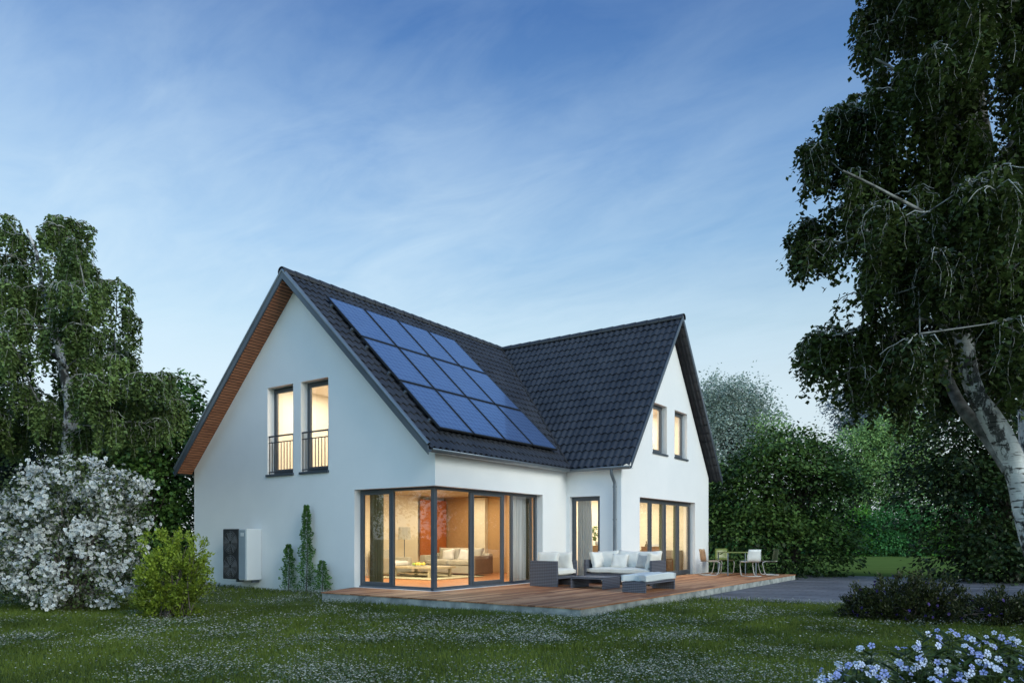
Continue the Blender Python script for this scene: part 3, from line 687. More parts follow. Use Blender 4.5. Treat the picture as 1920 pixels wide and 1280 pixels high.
pp = empty('potted_plant', (.08, 7.07, .92), world_children=True); tag(pp, 'slender potted plant on the tan pedestal', 'potted plant')
lathe([(.001, 0), (.06, 0), (.075, .12), (.07, .12), (.06, .1)], (.08, 7.07, .921), 'pot', WHITEP, pp)
# leaf templates
L5 = np.array([(0, 0, 0), (-.36, .45, .06), (0, 1, -.05), (.36, .45, .06), (0, .5, -.05)]); L5F = np.array([(0, 4, 2, 1), (0, 3, 2, 4)])
L4 = np.array([(0, 0, 0), (-.3, .5, .03), (0, 1, 0), (.3, .5, .03)]); L4F = np.array([(0, 3, 2, 1)])
HL = leafmat('house_plant_leaf', (.10, .16, .04), (.25, .35, .10))
n = 60; an = RG.uniform(0, 2 * PI, n); el = RG.uniform(.2, 1, n)
pos = np.array([.08, 7.07, 1.05]) + np.stack([np.cos(an) * .09 * el, np.sin(an) * .09 * el, RG.uniform(0, .4, n)], -1)
V, F, R = scatter(L5, L5F, pos, np.stack([np.cos(an), np.sin(an), el], -1), rdir(n), RG.uniform(.08, .14, n), RG.uniform(0, 1, n))
npmesh('foliage', V, F, HL, pp, R)

# ------------------------------------------------------------------ solar panels
ang1 = math.atan(K1); names_r = ('top', 'middle', 'bottom'); names_c = ('first from the gable verge', 'second from the gable verge', 'third from the gable verge', 'nearest the valley')
PWD, PHT = 1.19, 1.655
Mroof = Matrix((( d1.x, 0, n1_.x), (d1.y, 1, n1_.y), (d1.z, 0, n1_.z)))  # columns: down slope, along ridge, normal
cellsP = None
def solar_proto():
    r_ = bpy.data.objects.new('solar_panel', None)
    COL.objects.link(r_); r_.empty_display_size = .2
    q = B()   # local x = down slope, y = along ridge, z = normal
    q.box(0, PHT, 0, .035, 0, .045, .003, None, 1); q.box(0, PHT, PWD - .035, PWD, 0, .045, .003, None, 1)
    q.box(0, .035, .035, PWD - .035, 0, .044, .003, None, 1); q.box(PHT - .035, PHT, .035, PWD - .035, 0, .044, .003, None, 1)
    q.build('frame', BLACKP, r_)
    g = bmesh.new(); quad(g, [(.03, .03, .038), (PHT - .03, .03, .038), (PHT - .03, PWD - .03, .038), (.03, PWD - .03, .038)])
    me = bpy.data.meshes.new('cell_panel'); g.to_mesh(me); g.free(); link('cell_panel', me, SOLAR, r_)
    for a in (.3, PHT - .36):
        q = B(); q.box(a, a + .05, -.045, PWD + .02, -.075, -.003, .003, None, 1); q.build('mounting_rail', ZINC, r_)
    return r_
sp0 = None
for i in range(3):
    for j in range(4):
        t_ = (-3.79 - XM + i * 1.213) * math.sqrt(1 + K1 * K1); y = .26 + j * 1.228
        loc = Vector((XM, y, RZ)) + d1 * t_ + n1_ * .09
        if sp0 is None: o = sp0 = solar_proto()
        else:
            o = sp0.copy(); COL.objects.link(o)
            for ch in list(sp0.children):
                c = ch.copy(); COL.objects.link(c); c.parent = o
        o.location = loc; o.rotation_euler = Mroof.to_euler()
        tag(o, 'blue solar panel in the %s row, %s' % (names_r[i], names_c[j]), 'solar panel', 'solar panels mounted on the main roof')

# ------------------------------------------------------------------ heat pump
hp = empty('heat_pump', (-6.4, 0, .07), world_children=True); tag(hp, 'white wall-mounted heat pump with black double fan front', 'heat pump')
HZ0, HZ1 = .06, 1.37
q = B(); q.box(-6.21, -5.88, -.45, -.004, HZ0, HZ1, .02, None, 3); q.build('casing', WHITEP, hp)
q = B(); q.box(-6.20, -5.93, -.462, -.445, HZ0 + .03, HZ1 - .03, .006); q.build('front_panel', GREYP, hp)
q = B(); q.box(-6.12, -5.99, -.468, -.46, 1.18, 1.27, .002); q.build('control_plate', WHITEP, hp)
q = B(); q.box(-6.89, -6.215, -.46, -.006, HZ0 + .015, HZ1, .03, None, 3); q.build('fan_housing', BLACKP, hp)
for z in (.40, 1.02):
    tb_ = Tubes()
    for r_ in np.linspace(.06, .29, 6): tb_.add([(-6.55 + r_ * math.cos(a), -.470, z + r_ * math.sin(a)) for a in np.linspace(0, 2 * PI, 33)], .005, 5)
    for k in range(12):
        a = k * PI / 6; tb_.add([(-6.55 + .05 * math.cos(a), -.472, z + .05 * math.sin(a)), (-6.55 + .29 * math.cos(a), -.472, z + .29 * math.sin(a))], .005, 5)
    g_ = tb_.build('fan_grille', simple('grille_wire', (.12, .13, .14), None, 5, .4), hp)
    V = []; F = []
    for k in range(5):
        a0 = k * 2 * PI / 5
        for r_, aa, yy in ((.05, a0, -.462), (.27, a0 + .1, -.462), (.27, a0 + .75, -.468), (.05, a0 + .8, -.468)): V.append((-6.55 + r_ * math.cos(aa), yy, z + r_ * math.sin(aa)))
        F.append(tuple(range(k * 4, k * 4 + 4)))
    npmesh('fan_blade', V, F, simple('fan_plastic', (.10, .11, .12), None, 5, .5), hp)
q = B(); q.box(-6.7, -6.64, -.2, -.002, -.01, .075); q.box(-6.05, -5.99, -.2, -.002, -.01, .06); q.build('wall_bracket', ZINC, hp)

# ------------------------------------------------------------------ terrace
ter = empty('terrace', (3, 3, 0), world_children=True); tag(ter, 'raised timber terrace on a concrete edge wrapping the house corner', 'terrace')
A_ = (-1.88, -1.48); A2 = (-2.45, -.004); Dx, Dy = 4.39, 12.05
bw = .145; V = []; F = []; R = []
x = -2.45
def ylow(xx):
    if xx < A_[0]: return A2[1] + (A_[1] - A2[1]) * (xx - A2[0]) / (A_[0] - A2[0])
    return -1.48
bds = []
while x < Dx - .02:
    x1 = min(x + bw, Dx)
    lo = ylow((x + x1) / 2)
    hi = -.006 if x1 < .02 else (WY0 - .006 if x1 < WX else Dy)
    y = lo; first = True
    while y < hi - .05:
        L_ = (random.uniform(1.0, 4.0) if first else 4.0); first = False
        y1 = min(y + L_, hi); bds.append((x + .003, x1 - .003, y + .0015, y1 - .0015)); y = y1
    x += bw
bds.append((.003, .016, 0, 0)) if False else None
for (a, b_, c, d_) in bds:
    zz = random.uniform(-.0015, .0); r_ = random.random(); o = len(V); ll0 = c; ll1 = c
    if a < A_[0] + .15 and c < -.01: ll0 = max(ylow(a), -1.48); ll1 = max(ylow(b_), -1.48)
    V += [(a, ll0, zz), (b_, ll1, zz), (b_, d_, zz), (a, d_, zz), (a, ll0, zz - .022), (b_, ll1, zz - .022), (b_, d_, zz - .022), (a, d_, zz - .022)]
    F += [(o, o + 1, o + 2, o + 3), (o + 4, o + 5, o + 1, o), (o + 5, o + 6, o + 2, o + 1), (o + 6, o + 7, o + 3, o + 2), (o + 7, o + 4, o, o + 3)]; R += [r_] * 8
npmesh('deck_boards', V, F, DECK, ter, R)
bm = bmesh.new()
out = [A2, (A_[0] + .02, A_[1] + .02), (Dx - .02, A_[1] + .02), (Dx - .02, Dy - .02), (WX - .1, Dy - .02), (WX + .004, WY1), (WX + .004, WY0 - .004), (.004, WY0 - .004), (.004, -.004)]
slab(bm, out, [], lambda a, b_: (a, b_, -.026), lambda a, b_: (a, b_, -.4))
bmesh.ops.recalc_face_normals(bm, faces=bm.faces); me = bpy.data.meshes.new('concrete_base'); bm.to_mesh(me); bm.free(); link('concrete_base', me, CONC, ter)

# ------------------------------------------------------------------ terrace furniture
CUT = .045
wa = empty('wicker_armchair', (1.0, 3.1, 0), world_children=True); tag(wa, 'grey wicker armchair with cream cushions by the corner window', 'armchair')
x0, x1, y0, y1 = .64, 1.39, 2.67, 3.62
for y in (y0, y1 - .06):
    q = B(); q.box(x0, x1, y, y + .06, .002, .60, .008); q.build('arm', WICK, wa)
q = B(); q.box(x0 + .001, x0 + .06, y0 + .061, y1 - .061, .1, .60, .006); q.build('backrest', WICK, wa)
q = B(); q.box(x0 + .06, x1 - .04, y0 + .061, y1 - .061, .18, .25, .006); q.build('seat', WICK, wa)
q = B(); q.pillow(.70, .80, .18, Matrix.Translation(((x0 + x1) / 2 + .03, (y0 + y1) / 2, .335))); q.build('seat_cushion', CUSH, wa, True)
q = B(); q.pillow(.44, .72, .20, Matrix.Translation((x0 + .16, (y0 + y1) / 2, .58)) @ Matrix.Rotation(math.radians(-76), 4, 'Y')); q.build('back_cushion', CUSH, wa, True)
for y, rr in ((y0 + .16, 78), (y1 - .15, 100)):
    q = B(); q.pillow(.56, .44, .18, Matrix.Translation(((x0 + x1) / 2 + .03, y, .58)) @ Matrix.Rotation(math.radians(rr), 4, 'X')); q.build('side_cushion', CUSH, wa, True)

ws = empty('wicker_sofa', (2.15, 4.6, 0), world_children=True); tag(ws, 'grey wicker sofa with cream cushions standing against the wall', 'sofa')
x0, x1, y0, y1 = 1.24, 3.07, 4.2, 5.03
for x in (x0, x1 - .06):
    q = B(); q.box(x, x + .06, y0, y1, .002, .60, .008); q.build('arm', WICK, ws)
q = B(); q.box(x0 + .061, x1 - .061, y1 - .06, y1 - .001, .1, .60, .006); q.build('backrest', WICK, ws)
q = B(); q.box(x0 + .061, x1 - .061, y0 + .02, y1 - .06, .19, .26, .006); q.build('seat', WICK, ws)
for x in (x0 + .55, x1 - .68):
    q = B(); q.box(x, x + .12, y0 + .06, y1 - .1, .002, .188, .005); q.build('leg', WICK, ws)
for i in range(1):
    q = B(); q.pillow(1.74, .74, .16, Matrix.Translation(((x0 + x1) / 2, (y0 + y1) / 2 - .03, .335)), 12); q.build('seat_cushion', CUSH, ws, True)
for i in range(3):
    q = B(); q.pillow(.60, .46, .20, Matrix.Translation((x0 + .36 + i * .555, y1 - .17, .585)) @ Matrix.Rotation(math.radians(75), 4, 'X') @ Matrix.Rotation(math.radians((3, -4, 2)[i]), 4, 'Z')); q.build('back_cushion', CUSH, ws, True)
for x, rr, dyy in ((x0 + .16, 76, 0), (x1 - .17, -76, 0)):
    q = B(); q.pillow(.42, .56, .17, Matrix.Translation((x, y0 + .42, .58)) @ Matrix.Rotation(math.radians(rr), 4, 'Y')); q.build('side_cushion', CUSH, ws, True)
for i, (x, y, w_, rz) in enumerate(((2.02, 4.62, .40, 8), (2.68, 4.55, .34, -20))):
    q = B(); q.pillow(w_, w_ * .95, .14, Matrix.Translation((x, y, .56)) @ Matrix.Rotation(math.radians(rz), 4, 'Z') @ Matrix.Rotation(math.radians(66), 4, 'X')); o = q.build('throw_pillow', CUSH if i == 0 else simple('beige_pillow', (.55, .53, .50), None, 8, .9), None, True)
    tag(o, ('square white pillow in the middle of the wicker sofa', 'small greyish pillow near the right arm of the wicker sofa')[i], 'pillow')
ct = empty('wicker_coffee_table', (2.2, 3.0, 0), world_children=True); tag(ct, 'low grey wicker coffee table on the terrace in front of the sofa', 'coffee table')
q = B(); q.box(1.79, 2.64, 2.6, 3.4, .215, .26, .006); q.build('tabletop', WICK, ct)
for x in (1.79, 2.60):
    q = B(); q.box(x + .001, x + .039, 2.601, 3.399, .002, .214, .004); q.build('side_panel', WICK, ct)
ot = empty('wicker_ottoman', (3.6, 2.9, 0), world_children=True); tag(ot, 'long wicker ottoman with a pale cushion at the terrace edge', 'ottoman')
for y in (2.11, 3.62):
    q = B(); q.box(3.335, 3.865, y, y + .045, .002, .225, .006); q.build('side_panel', WICK, ot)
q = B(); q.box(3.34, 3.86, 2.155, 3.62, .175, .224, .004); q.build('seat', WICK, ot)
q = B(); q.pillow(.56, 1.60, .17, Matrix.Translation((3.6, 2.885, .30)), 14, .55); q.build('cushion', CUSH2, ot, True)

# cantilever chairs + square table
def shell(name, m, parent):
    # continuous plywood seat+back: profile along y(forward) z
    prof = [(.26, .455), (.22, .46), (.1, .445), (-.05, .435), (-.15, .445), (-.2, .48), (-.225, .54), (-.235, .62), (-.25, .72), (-.275, .80)]
    V = []; F = []; k = 9
    for th in (0, .012):
        for (y, z) in prof:
            for i in range(k):
                xx = (i / (k - 1) - .5); w_ = .44 if z < .6 else .44 - .05 * (z - .6) / .2
                V.append((xx * w_, y - th * (1 if z > .5 else 0) + .03 * (4 * xx * xx) * (1 if z > .5 else 0), z - th * (0 if z > .5 else 1)))
    m_ = len(prof)
    for s_ in range(2):
        for j in range(m_ - 1):
            for i in range(k - 1):
                a = s_ * m_ * k + j * k + i; F.append((a, a + 1, a + k + 1, a + k) if s_ == 0 else (a, a + k, a + k + 1, a + 1))
    for j in range(m_ - 1):
        for i in (0, k - 1):
            a = j * k + i; F.append((a, a + k, a + k + m_ * k, a + m_ * k))
    for i in range(k - 1):
        for j in (0, m_ - 1):
            a = j * k + i; F.append((a, a + 1, a + 1 + m_ * k, a + m_ * k))
    return npmesh(name, V, F, m, parent, smooth=True)
CHROME = simple('white_steel_tube', (.42, .42, .41), (.38, .38, .37), 5, .4)
def cant_chair(x, y, face, m, label):
    rz = math.atan2(face[1], face[0]) - PI / 2
    r_ = empty('cantilever_chair', (x, y, 0), rz); tag(r_, label, 'chair', 'cantilever chairs around the square terrace table')
    shell('seat', m, r_)
    t_ = Tubes()
    half = [(-.19, -.2, .43), (-.19, -.1, .425), (-.2, .16, .425), (-.2, .235, .40), (-.205, .25, .34), (-.21, .20, .12), (-.215, .17, .05), (-.215, .12, .016), (-.215, -.1, .014), (-.215, -.22, .014)]
    # rear runner across
    pts = half + [(-.19, -.245, .014), (.19, -.245, .014)] + [(-a, b_, c) for a, b_, c in reversed(half)]
    t_.add(pts, .014, 8); t_.build('tube_frame', CHROME, r_)
    return r_
TC = Vector((3.0, 10.6, 0))
BEI = simple('beige_shell', (.46, .35, .26), (.42, .32, .24), 5, .4); GRN = simple('olive_green_shell', (.17, .20, .045), (.14, .17, .035), 5, .35)
WHS = simple('white_shell', (.66, .68, .66), None, 5, .35); DGR = simple('dark_green_shell', (.075, .095, .045), None, 5, .35)
for x, y, m_, lb in ((2.36, 9.98, BEI, 'beige shell cantilever chair beside the house wall'), (3.60, 10.02, WHS, 'white shell cantilever chair with its back to the lawn'),
                     (2.42, 11.18, GRN, 'olive green cantilever chair behind the table, left'), (3.80, 11.15, DGR, 'dark green cantilever chair half hidden behind the white one')):
    f = TC - Vector((x, y, 0)); cant_chair(x, y, f, m_, lb)
gt = empty('garden_table', TC, math.radians(38)); tag(gt, 'square olive green table between four cantilever chairs', 'table')
q = B(); q.box(-.46, .46, -.46, .46, .685, .71, .006); q.build('tabletop', GRN, gt)
for sx in (-1, 1):
    for sy in (-1, 1):
        q = B(); q.box(sx * .43 - .015, sx * .43 + .015, sy * .43 - .015, sy * .43 + .015, .002, .684, .002); q.build('leg', ZINC, gt)

# ------------------------------------------------------------------ ground
def sheet(name, pts, z, m, div=0):
    q = bmesh.new(); q.faces.new([q.verts.new((x, y, z)) for x, y in pts]); me = bpy.data.meshes.new(name); q.to_mesh(me); q.free(); o = link(name, me, m); o['kind'] = 'structure'; return o
GND = simple('soil_and_turf', (.060, .095, .022), (.035, .055, .014), 1.4, .95, 0, .6, 20)
def lawnmat():
    m, nt, bs = mat('mown_lawn'); r = ramp(nt, [(.3, (.08, .13, .03)), (.7, (.14, .20, .05))], noise(nt, coords(nt, (.6, 2.6, 1), rot=(0, 0, -YAW)), .9, 8, .7))
    nt.links.new(r.outputs[0], bs.inputs['Base Color']); bs.inputs['Roughness'].default_value = 1; bs.inputs['Specular IOR Level'].default_value = 0; return m
sheet('ground', [(-500, -500), (500, -500), (500, 500), (-500, 500)], GZ - .03, GND)
sheet('far_lawn', [(-60, 15.2), (80, 15.2), (80, 90), (-60, 90)], GZ - .02, lawnmat())
PAVP = [(4.39, 3.4), (7.4, 3.45), (8.8, 4.7), (9.9, 6.3), (12, 7.2), (40, 9.5), (40, 15.5), (-1, 15.5), (-1, 12.0), (4.37, 12.0)]
sheet('paving', PAVP, GZ, PAVE)
def inpoly(x, y, poly):
    c = np.zeros(len(x), bool); n = len(poly)
    for i in range(n):
        x1, y1 = poly[i]; x2, y2 = poly[(i + 1) % n]
        k = ((y1 > y) != (y2 > y)); t = (x2 - x1) * (y - y1) / ((y2 - y1) if y2 != y1 else 1e-9) + x1
        c ^= k & (x < t)
    return c
_g = [RG.random((64, 64)) for _ in range(4)]
def vnoise(x, y, s, k=0):
    x = x / s + 100; y = y / s + 100; xi = np.floor(x).astype(int); yi = np.floor(y).astype(int); fx = x - xi; fy = y - yi
    fx = fx * fx * (3 - 2 * fx); fy = fy * fy * (3 - 2 * fy); g = _g[k]
    a = g[xi % 64, yi % 64]; b_ = g[(xi + 1) % 64, yi % 64]; c = g[xi % 64, (yi + 1) % 64]; d_ = g[(xi + 1) % 64, (yi + 1) % 64]
    return (a * (1 - fx) + b_ * fx) * (1 - fy) + (c * (1 - fx) + d_ * fx) * fy
TERP = [(-2.5, 0), (-1.9, -1.5), (4.4, -1.5), (4.4, 12.1), (-2.5, 12.1)]; HOUP = [(-9, 0), (0, 0), (0, 14), (-9, 14)]
def lawnpts(n, dmin, dmax, power=1.0, side=.92):
    d = dmin + (dmax - dmin) * RG.random(n) ** power
    r = RG.uniform(-side, side, n) * d + RG.normal(0, .3, n)
    x = CX - SN * d + CS * r; y = CY + CS * d + SN * r
    k = ~(inpoly(x, y, TERP) | inpoly(x, y, HOUP) | inpoly(x, y, [(a + .0, b_ + .12) for a, b_ in PAVP])) & (y < 15)
    return x[k], y[k], d[k]
# grass blades
BL = np.array([(-.5, 0, 0), (.5, 0, 0), (.38, .55, .06), (-.38, .55, .06), (.05, 1, .22), (-.05, 1, .22)]); BLF = np.array([(0, 1, 2, 3), (3, 2, 4, 5)])
parts = []
for n, a, b_, wd, ht in ((150000, 3.6, 9, .0065, .085), (210000, 8.5, 14, .009, .09), (120000, 13.5, 26, .014, .09)):
    x, y, d = lawnpts(n, a, b_); m_ = len(x)
    tall = vnoise(x, y, 1.3, 0); h = ht * (.5 + .62 * tall) * RG.uniform(.55, 1.25, m_)
    lean = RG.normal(0, .35, (m_, 2)); Y = np.stack([lean[:, 0], lean[:, 1], np.ones(m_)], -1); Zd = np.stack([RG.normal(size=m_), RG.normal(size=m_), np.zeros(m_)], -1)
    tv = BL.copy(); Yn = norm(Y); X = norm(np.cross(Yn, Zd)); Zz = np.cross(X, Yn); pos = np.stack([x, y, np.full(m_, GZ - .015)], -1)
    V = pos[:, None] + (tv[None, :, 0:1] * wd) * X[:, None] + (tv[None, :, 1:2] * h[:, None, None]) * Yn[:, None] + (tv[None, :, 2:3] * h[:, None, None]) * Zz[:, None]
    F = (BLF[None] + (np.arange(m_) * 6)[:, None, None]).reshape(-1, 4)
    R = np.repeat(.25 + .5 * vnoise(x, y, .9, 1) + RG.normal(0, .13, m_), 6); parts.append((V.reshape(-1, 3), F, R))
V, F, R = cat(parts)
tag(npmesh('grass', V, F, leafmat('grass_blade', (.032, .058, .009), (.175, .24, .034), .35, .6, .6), None, R), 'rough green lawn grass in front of the house', 'grass', kind='stuff')
# clover: little leaves and pale flower heads
HEADV = []; HEADF = []
for k in range(5):
    a = k * 2 * PI / 5; c_, s_ = math.cos(a), math.sin(a); c2, s2 = math.cos(a + .9), math.sin(a + .9)
    b0 = len(HEADV); HEADV += [(0, 0, .1), (c_ * .45, s_ * .45, .32), ((c_ + c2) * .30, (s_ + s2) * .30, .62), (c2 * .45, s2 * .45, .30)]; HEADF.append((b0, b0 + 1, b0 + 2, b0 + 3))
HEADV = np.array(HEADV) ; HEADF = np.array(HEADF)
parts = []; lparts = []
for n, a, b_, s0 in ((95000, 3.6, 9.5, .016), (85000, 9, 17, .022), (26000, 16, 26, .03)):
    x, y, d = lawnpts(n, a, b_)
    ms = vnoise(x, y, 1.9, 2) * .42 + vnoise(x, y, .6, 3) * .36 + vnoise(x, y, .22, 1) * .22
    k = RG.random(len(x)) < np.clip((ms - .45) * 2.6, .03, .8); x, y, ms = x[k], y[k], ms[k]; m_ = len(x)
    pos = np.stack([x, y, GZ + RG.uniform(.04, .10, m_)], -1)
    Zd = np.stack([RG.normal(0, .3, m_), RG.normal(0, .3, m_), np.ones(m_)], -1); Yd = np.stack([RG.normal(size=m_), RG.normal(size=m_), np.zeros(m_)], -1)
    parts.append(scatter(HEADV, HEADF, pos, Yd - Zd * np.sum(Yd * Zd, 1, keepdims=True) / np.sum(Zd * Zd, 1, keepdims=True), Zd, s0 * RG.uniform(.45, 1.15, m_), np.clip(RG.beta(1.1, 2.2, m_), 0, 1)))
    ml = m_ * 2; px = np.repeat(x, 2) + RG.normal(0, .05, ml); py = np.repeat(y, 2) + RG.normal(0, .05, ml)
    lparts.append(scatter(L4 * [1.5, 1, 1], L4F, np.stack([px, py, GZ + RG.uniform(.02, .07, ml)], -1), np.stack([RG.normal(size=ml), RG.normal(size=ml), RG.normal(0, .3, ml)], -1), np.stack([RG.normal(0, .4, ml), RG.normal(0, .4, ml), np.ones(ml)], -1), s0 * 1.2 * RG.uniform(.7, 1.3, ml), RG.random(ml)))
V, F, R = cat(parts)
tag(npmesh('clover_flowers', V, F, leafmat('clover_white', (.19, .20, .185), (.86, .88, .81), .2, .8, .3), None, R), 'tiny whitish clover blossoms scattered in patches over the lawn', 'flowers', kind='stuff')
V, F, R = cat(lparts)
tag(npmesh('clover_leaves', V, F, leafmat('clover_leaf', (.05, .085, .04), (.13, .19, .10), .2, .6, .5), None, R), 'low grey green clover leaves between the grass', 'clover', kind='stuff')

# ------------------------------------------------------------------ birches (hanging twigs)
def curve(p0, p1, sag, n=7, side=None):
    p0, p1 = np.array(p0, float), np.array(p1, float); t = np.linspace(0, 1, n)[:, None]
    out_ = p0 + (p1 - p0) * t; out_[:, 2] += (sag * 4 * t * (1 - t))[:, 0]
    if side is not None: out_ += np.array(side) * np.sin(t * PI)
    return out_
def sample_path(path, t):
    path = np.asarray(path, float); k = t * (len(path) - 1); i = min(int(k), len(path) - 2); return path[i] + (path[i + 1] - path[i]) * (k - i)
def birch(name, label, trunk, trad, stems, clusters, leaf, lm, spacing, group, limbr=.03, twr=.004, strand_n=5, extra=()):
    base = Vector(tuple(trunk[0])); root = empty(name, base, world_children=True); tag(root, label, 'tree', group)
    tt = Tubes()
    def smooth_path(pth, n=28):
        pth = np.asarray([tuple(p) for p in pth], float); m = len(pth); ts = np.linspace(0, m - 1, n); o_ = []
        for t in ts:
            i = min(int(t), m - 2); f = t - i; p0 = pth[max(i - 1, 0)]; p1 = pth[i]; p2 = pth[i + 1]; p3 = pth[min(i + 2, m - 1)]
            o_.append(.5 * ((2 * p1) + (-p0 + p2) * f + (2 * p0 - 5 * p1 + 4 * p2 - p3) * f * f + (-p0 + 3 * p1 - 3 * p2 + p3) * f ** 3))
        return np.array(o_)
    tp = smooth_path(trunk); rad = np.interp(np.linspace(0, 1, len(tp)), np.linspace(0, 1, len(trad)), trad)
    rad = rad * (1 + .06 * np.sin(np.arange(len(rad)) * 1.7)); tt.add(tp, rad, 14)
    tt.build('trunk', BARK, root)
    paths = [tp]; tb_ = Tubes()
    for sp_, sr in stems:
        s_ = smooth_path(sp_, 20); tb_.add(s_, np.interp(np.linspace(0, 1, 20), np.linspace(0, 1, len(sr)), sr) * (1 if leaf > .07 or sr[0] > .07 else .6), 9); paths.append(s_)
    if stems: tb_.build('stem', BARK if leaf > .07 else LIMB, root)
    allp = np.concatenate(paths); br = Tubes(); tw = Tubes()
    for q_ in paths: br.add(q_[2:-1], .012, 5)
    lp = []; ld = []; lt = []
    d0 = [np.min(np.linalg.norm(allp - np.array(tuple(c)), axis=1)) for c, _, _ in clusters]
    for ci_ in np.argsort(d0):
        c, r, drop = clusters[ci_]; tone_c = RG.normal(0, .17)
        c = np.array(c, float); dist = np.linalg.norm((allp - c) * [1, 1, .8], axis=1) + 1.2 * np.maximum(0, .35 * np.linalg.norm((allp - c)[:, :2], axis=1) + allp[:, 2] - c[2]) + .6 * np.maximum(0, c[2] - allp[:, 2] - np.linalg.norm((allp - c)[:, :2], axis=1))
        a = allp[np.argmin(dist)]; L = np.linalg.norm(c - a)
        sd_ = RG.normal(0, .08 * L, 3); LH = np.linalg.norm((c - a)[:2]); pth = curve(a, c, -.02 * LH, 8, sd_ * min(1, LH / max(L, .1) + .2))
        pth[-1][2] -= .12 * r; br.add(pth, np.linspace(limbr * min(1.0, .3 + .3 * L), .004, 8), 6); allp = np.concatenate([allp, pth[2:7]])
        nt_ = RG.integers(6, 9)
        for k in range(nt_):
            az = RG.uniform(0, 2 * PI); rr = r * RG.uniform(.6, 1.15); dd = np.array([math.cos(az), math.sin(az), 0])
            m = 6; t = np.linspace(0, 1, m)[:, None]; p = c + dd * rr * t; p[:, 2] += (rr * (.5 * t - .95 * t * t))[:, 0]; p += RG.normal(0, .02, (m, 3)) * t
            tw.add(p, np.linspace(twr * 1.6, twr * .7, m), 4)
            for q_ in range(strand_n):
                tt_ = RG.uniform(.25, 1); s0 = sample_path(p, tt_); dl = drop * RG.uniform(.45, 1.1); ns = max(3, int(dl / spacing))
                zz = np.linspace(0, 1, ns); sway = RG.normal(0, .06, 2)
                st = s0 + np.stack([sway[0] * zz + .02 * np.sin(zz * 6 + az), sway[1] * zz, -dl * zz], -1)
                if q_ < 2: tw.add(st[::max(1, ns // 4)], twr * .5, 3)
                ns2 = ns * 2; pos = np.repeat(st, 2, axis=0) + RG.normal(0, .018, (ns2, 3)); lp.append(pos); lt.append(np.full(ns2, tone_c))
                a2 = RG.uniform(0, 2 * PI, ns2); ld.append(np.stack([np.cos(a2), np.sin(a2), RG.uniform(-1.3, -.2, ns2)], -1))
    br.build('branches', LIMB, root); tw.build('twigs', TWIG, root)
    pos = np.concatenate(lp); dr = np.concatenate(ld); n = len(pos)
    Zd = np.stack([dr[:, 0], dr[:, 1], np.abs(dr[:, 2]) * .5 + .6], -1) + RG.normal(0, .45, (n, 3))
    V, F, R = scatter(L5 * [1.05, 1, 1], L5F, pos, dr, Zd, leaf * RG.uniform(.65, 1.2, n), np.clip(RG.normal(.45, .16, n) + np.concatenate(lt), 0, 1))
    npmesh('crown', V, F, lm, root, R); print(name, n, 'leaves'); return root
def env_clusters(env, gaps, step, depth, dspread, r, drop, layers, front=(), skip=0.0):
    """env: list of (y, xl, xr) rows; clusters fill the crown with depth spread, thinner at the edges"""
    out_ = []
    ys = [e[0] for e in env]; y = ys[0]
    while y <= ys[-1]:
        xl = np.interp(y, ys, [e[1] for e in env]); xr = np.interp(y, ys, [e[2] for e in env]); x = xl + step * .25
        while x < xr - step * .1:
            edge = min(x - xl, xr - x) / max(1, (xr - xl) / 2)
            nl = layers if edge > .25 else max(1, layers - 1)
            for k in range(nl):
                uu = x + RG.normal(0, step * .22); vv = y + RG.normal(0, step * .22)
                if any(abs(uu - gx) < gw and abs(vv - gy) < gh for gx, gy, gw, gh in gaps): continue
                dd = depth + RG.uniform(-1, 1) * dspread * math.sqrt(max(.05, min(1, edge * 1.3)))
                if RG.random() < skip: continue
                if any(abs(uu - gx) < gw and abs(vv - gy) < gh for gx, gy, gw, gh in front): dd = depth + .35 + abs(RG.normal(0, dspread * .5))
                out_.append((P(uu, vv, dd), r * RG.uniform(.7, 1.15), drop * RG.uniform(.6, 1.2)))
            x += step
        y += step
    return out_
LB = leafmat('birch_leaf_left', (.035, .065, .018), (.22, .32, .10), .22, .5, .7)
RB = leafmat('birch_leaf_right', (.010, .020, .005), (.11, .16, .042), .22, .5, .9)  # leaf colour darkened to paint in the backlit silhouette
dL = 16.0
env = [(412, 98, 150), (450, 85, 165), (500, 15, 205), (550, -70, 240), (600, -110, 262), (650, -130, 268), (700, -140, 305), (750, -140, 322), (790, -140, 300)]
gaps = [(66, 440, 24, 60), (95, 650, 22, 34), (5, 590, 16, 26), (75, 695, 28, 18), (200, 505, 12, 10), (215, 640, 14, 14), (165, 590, 10, 12)]
cl_ = env_clusters(env, gaps, 42, dL, 2.4, .42, .72, 2, [(118, 790, 34, 90), (118, 650, 26, 60)], .05)
cl_ += [(P(u, v, dL + RG.uniform(-1, 1)), .4, .8) for u, v in ((5, 405), (-20, 420), (30, 440), (-40, 470), (10, 480), (-60, 520), (120, 408), (143, 418), (325, 750), (305, 720))]
trunk = [P(128, 1112, dL), P(125, 960, dL), P(126, 850, dL), P(130, 760, dL), P(118, 690, dL), P(105, 625, dL), P(82, 550, dL), P(70, 480, dL), P(50, 430, dL)]
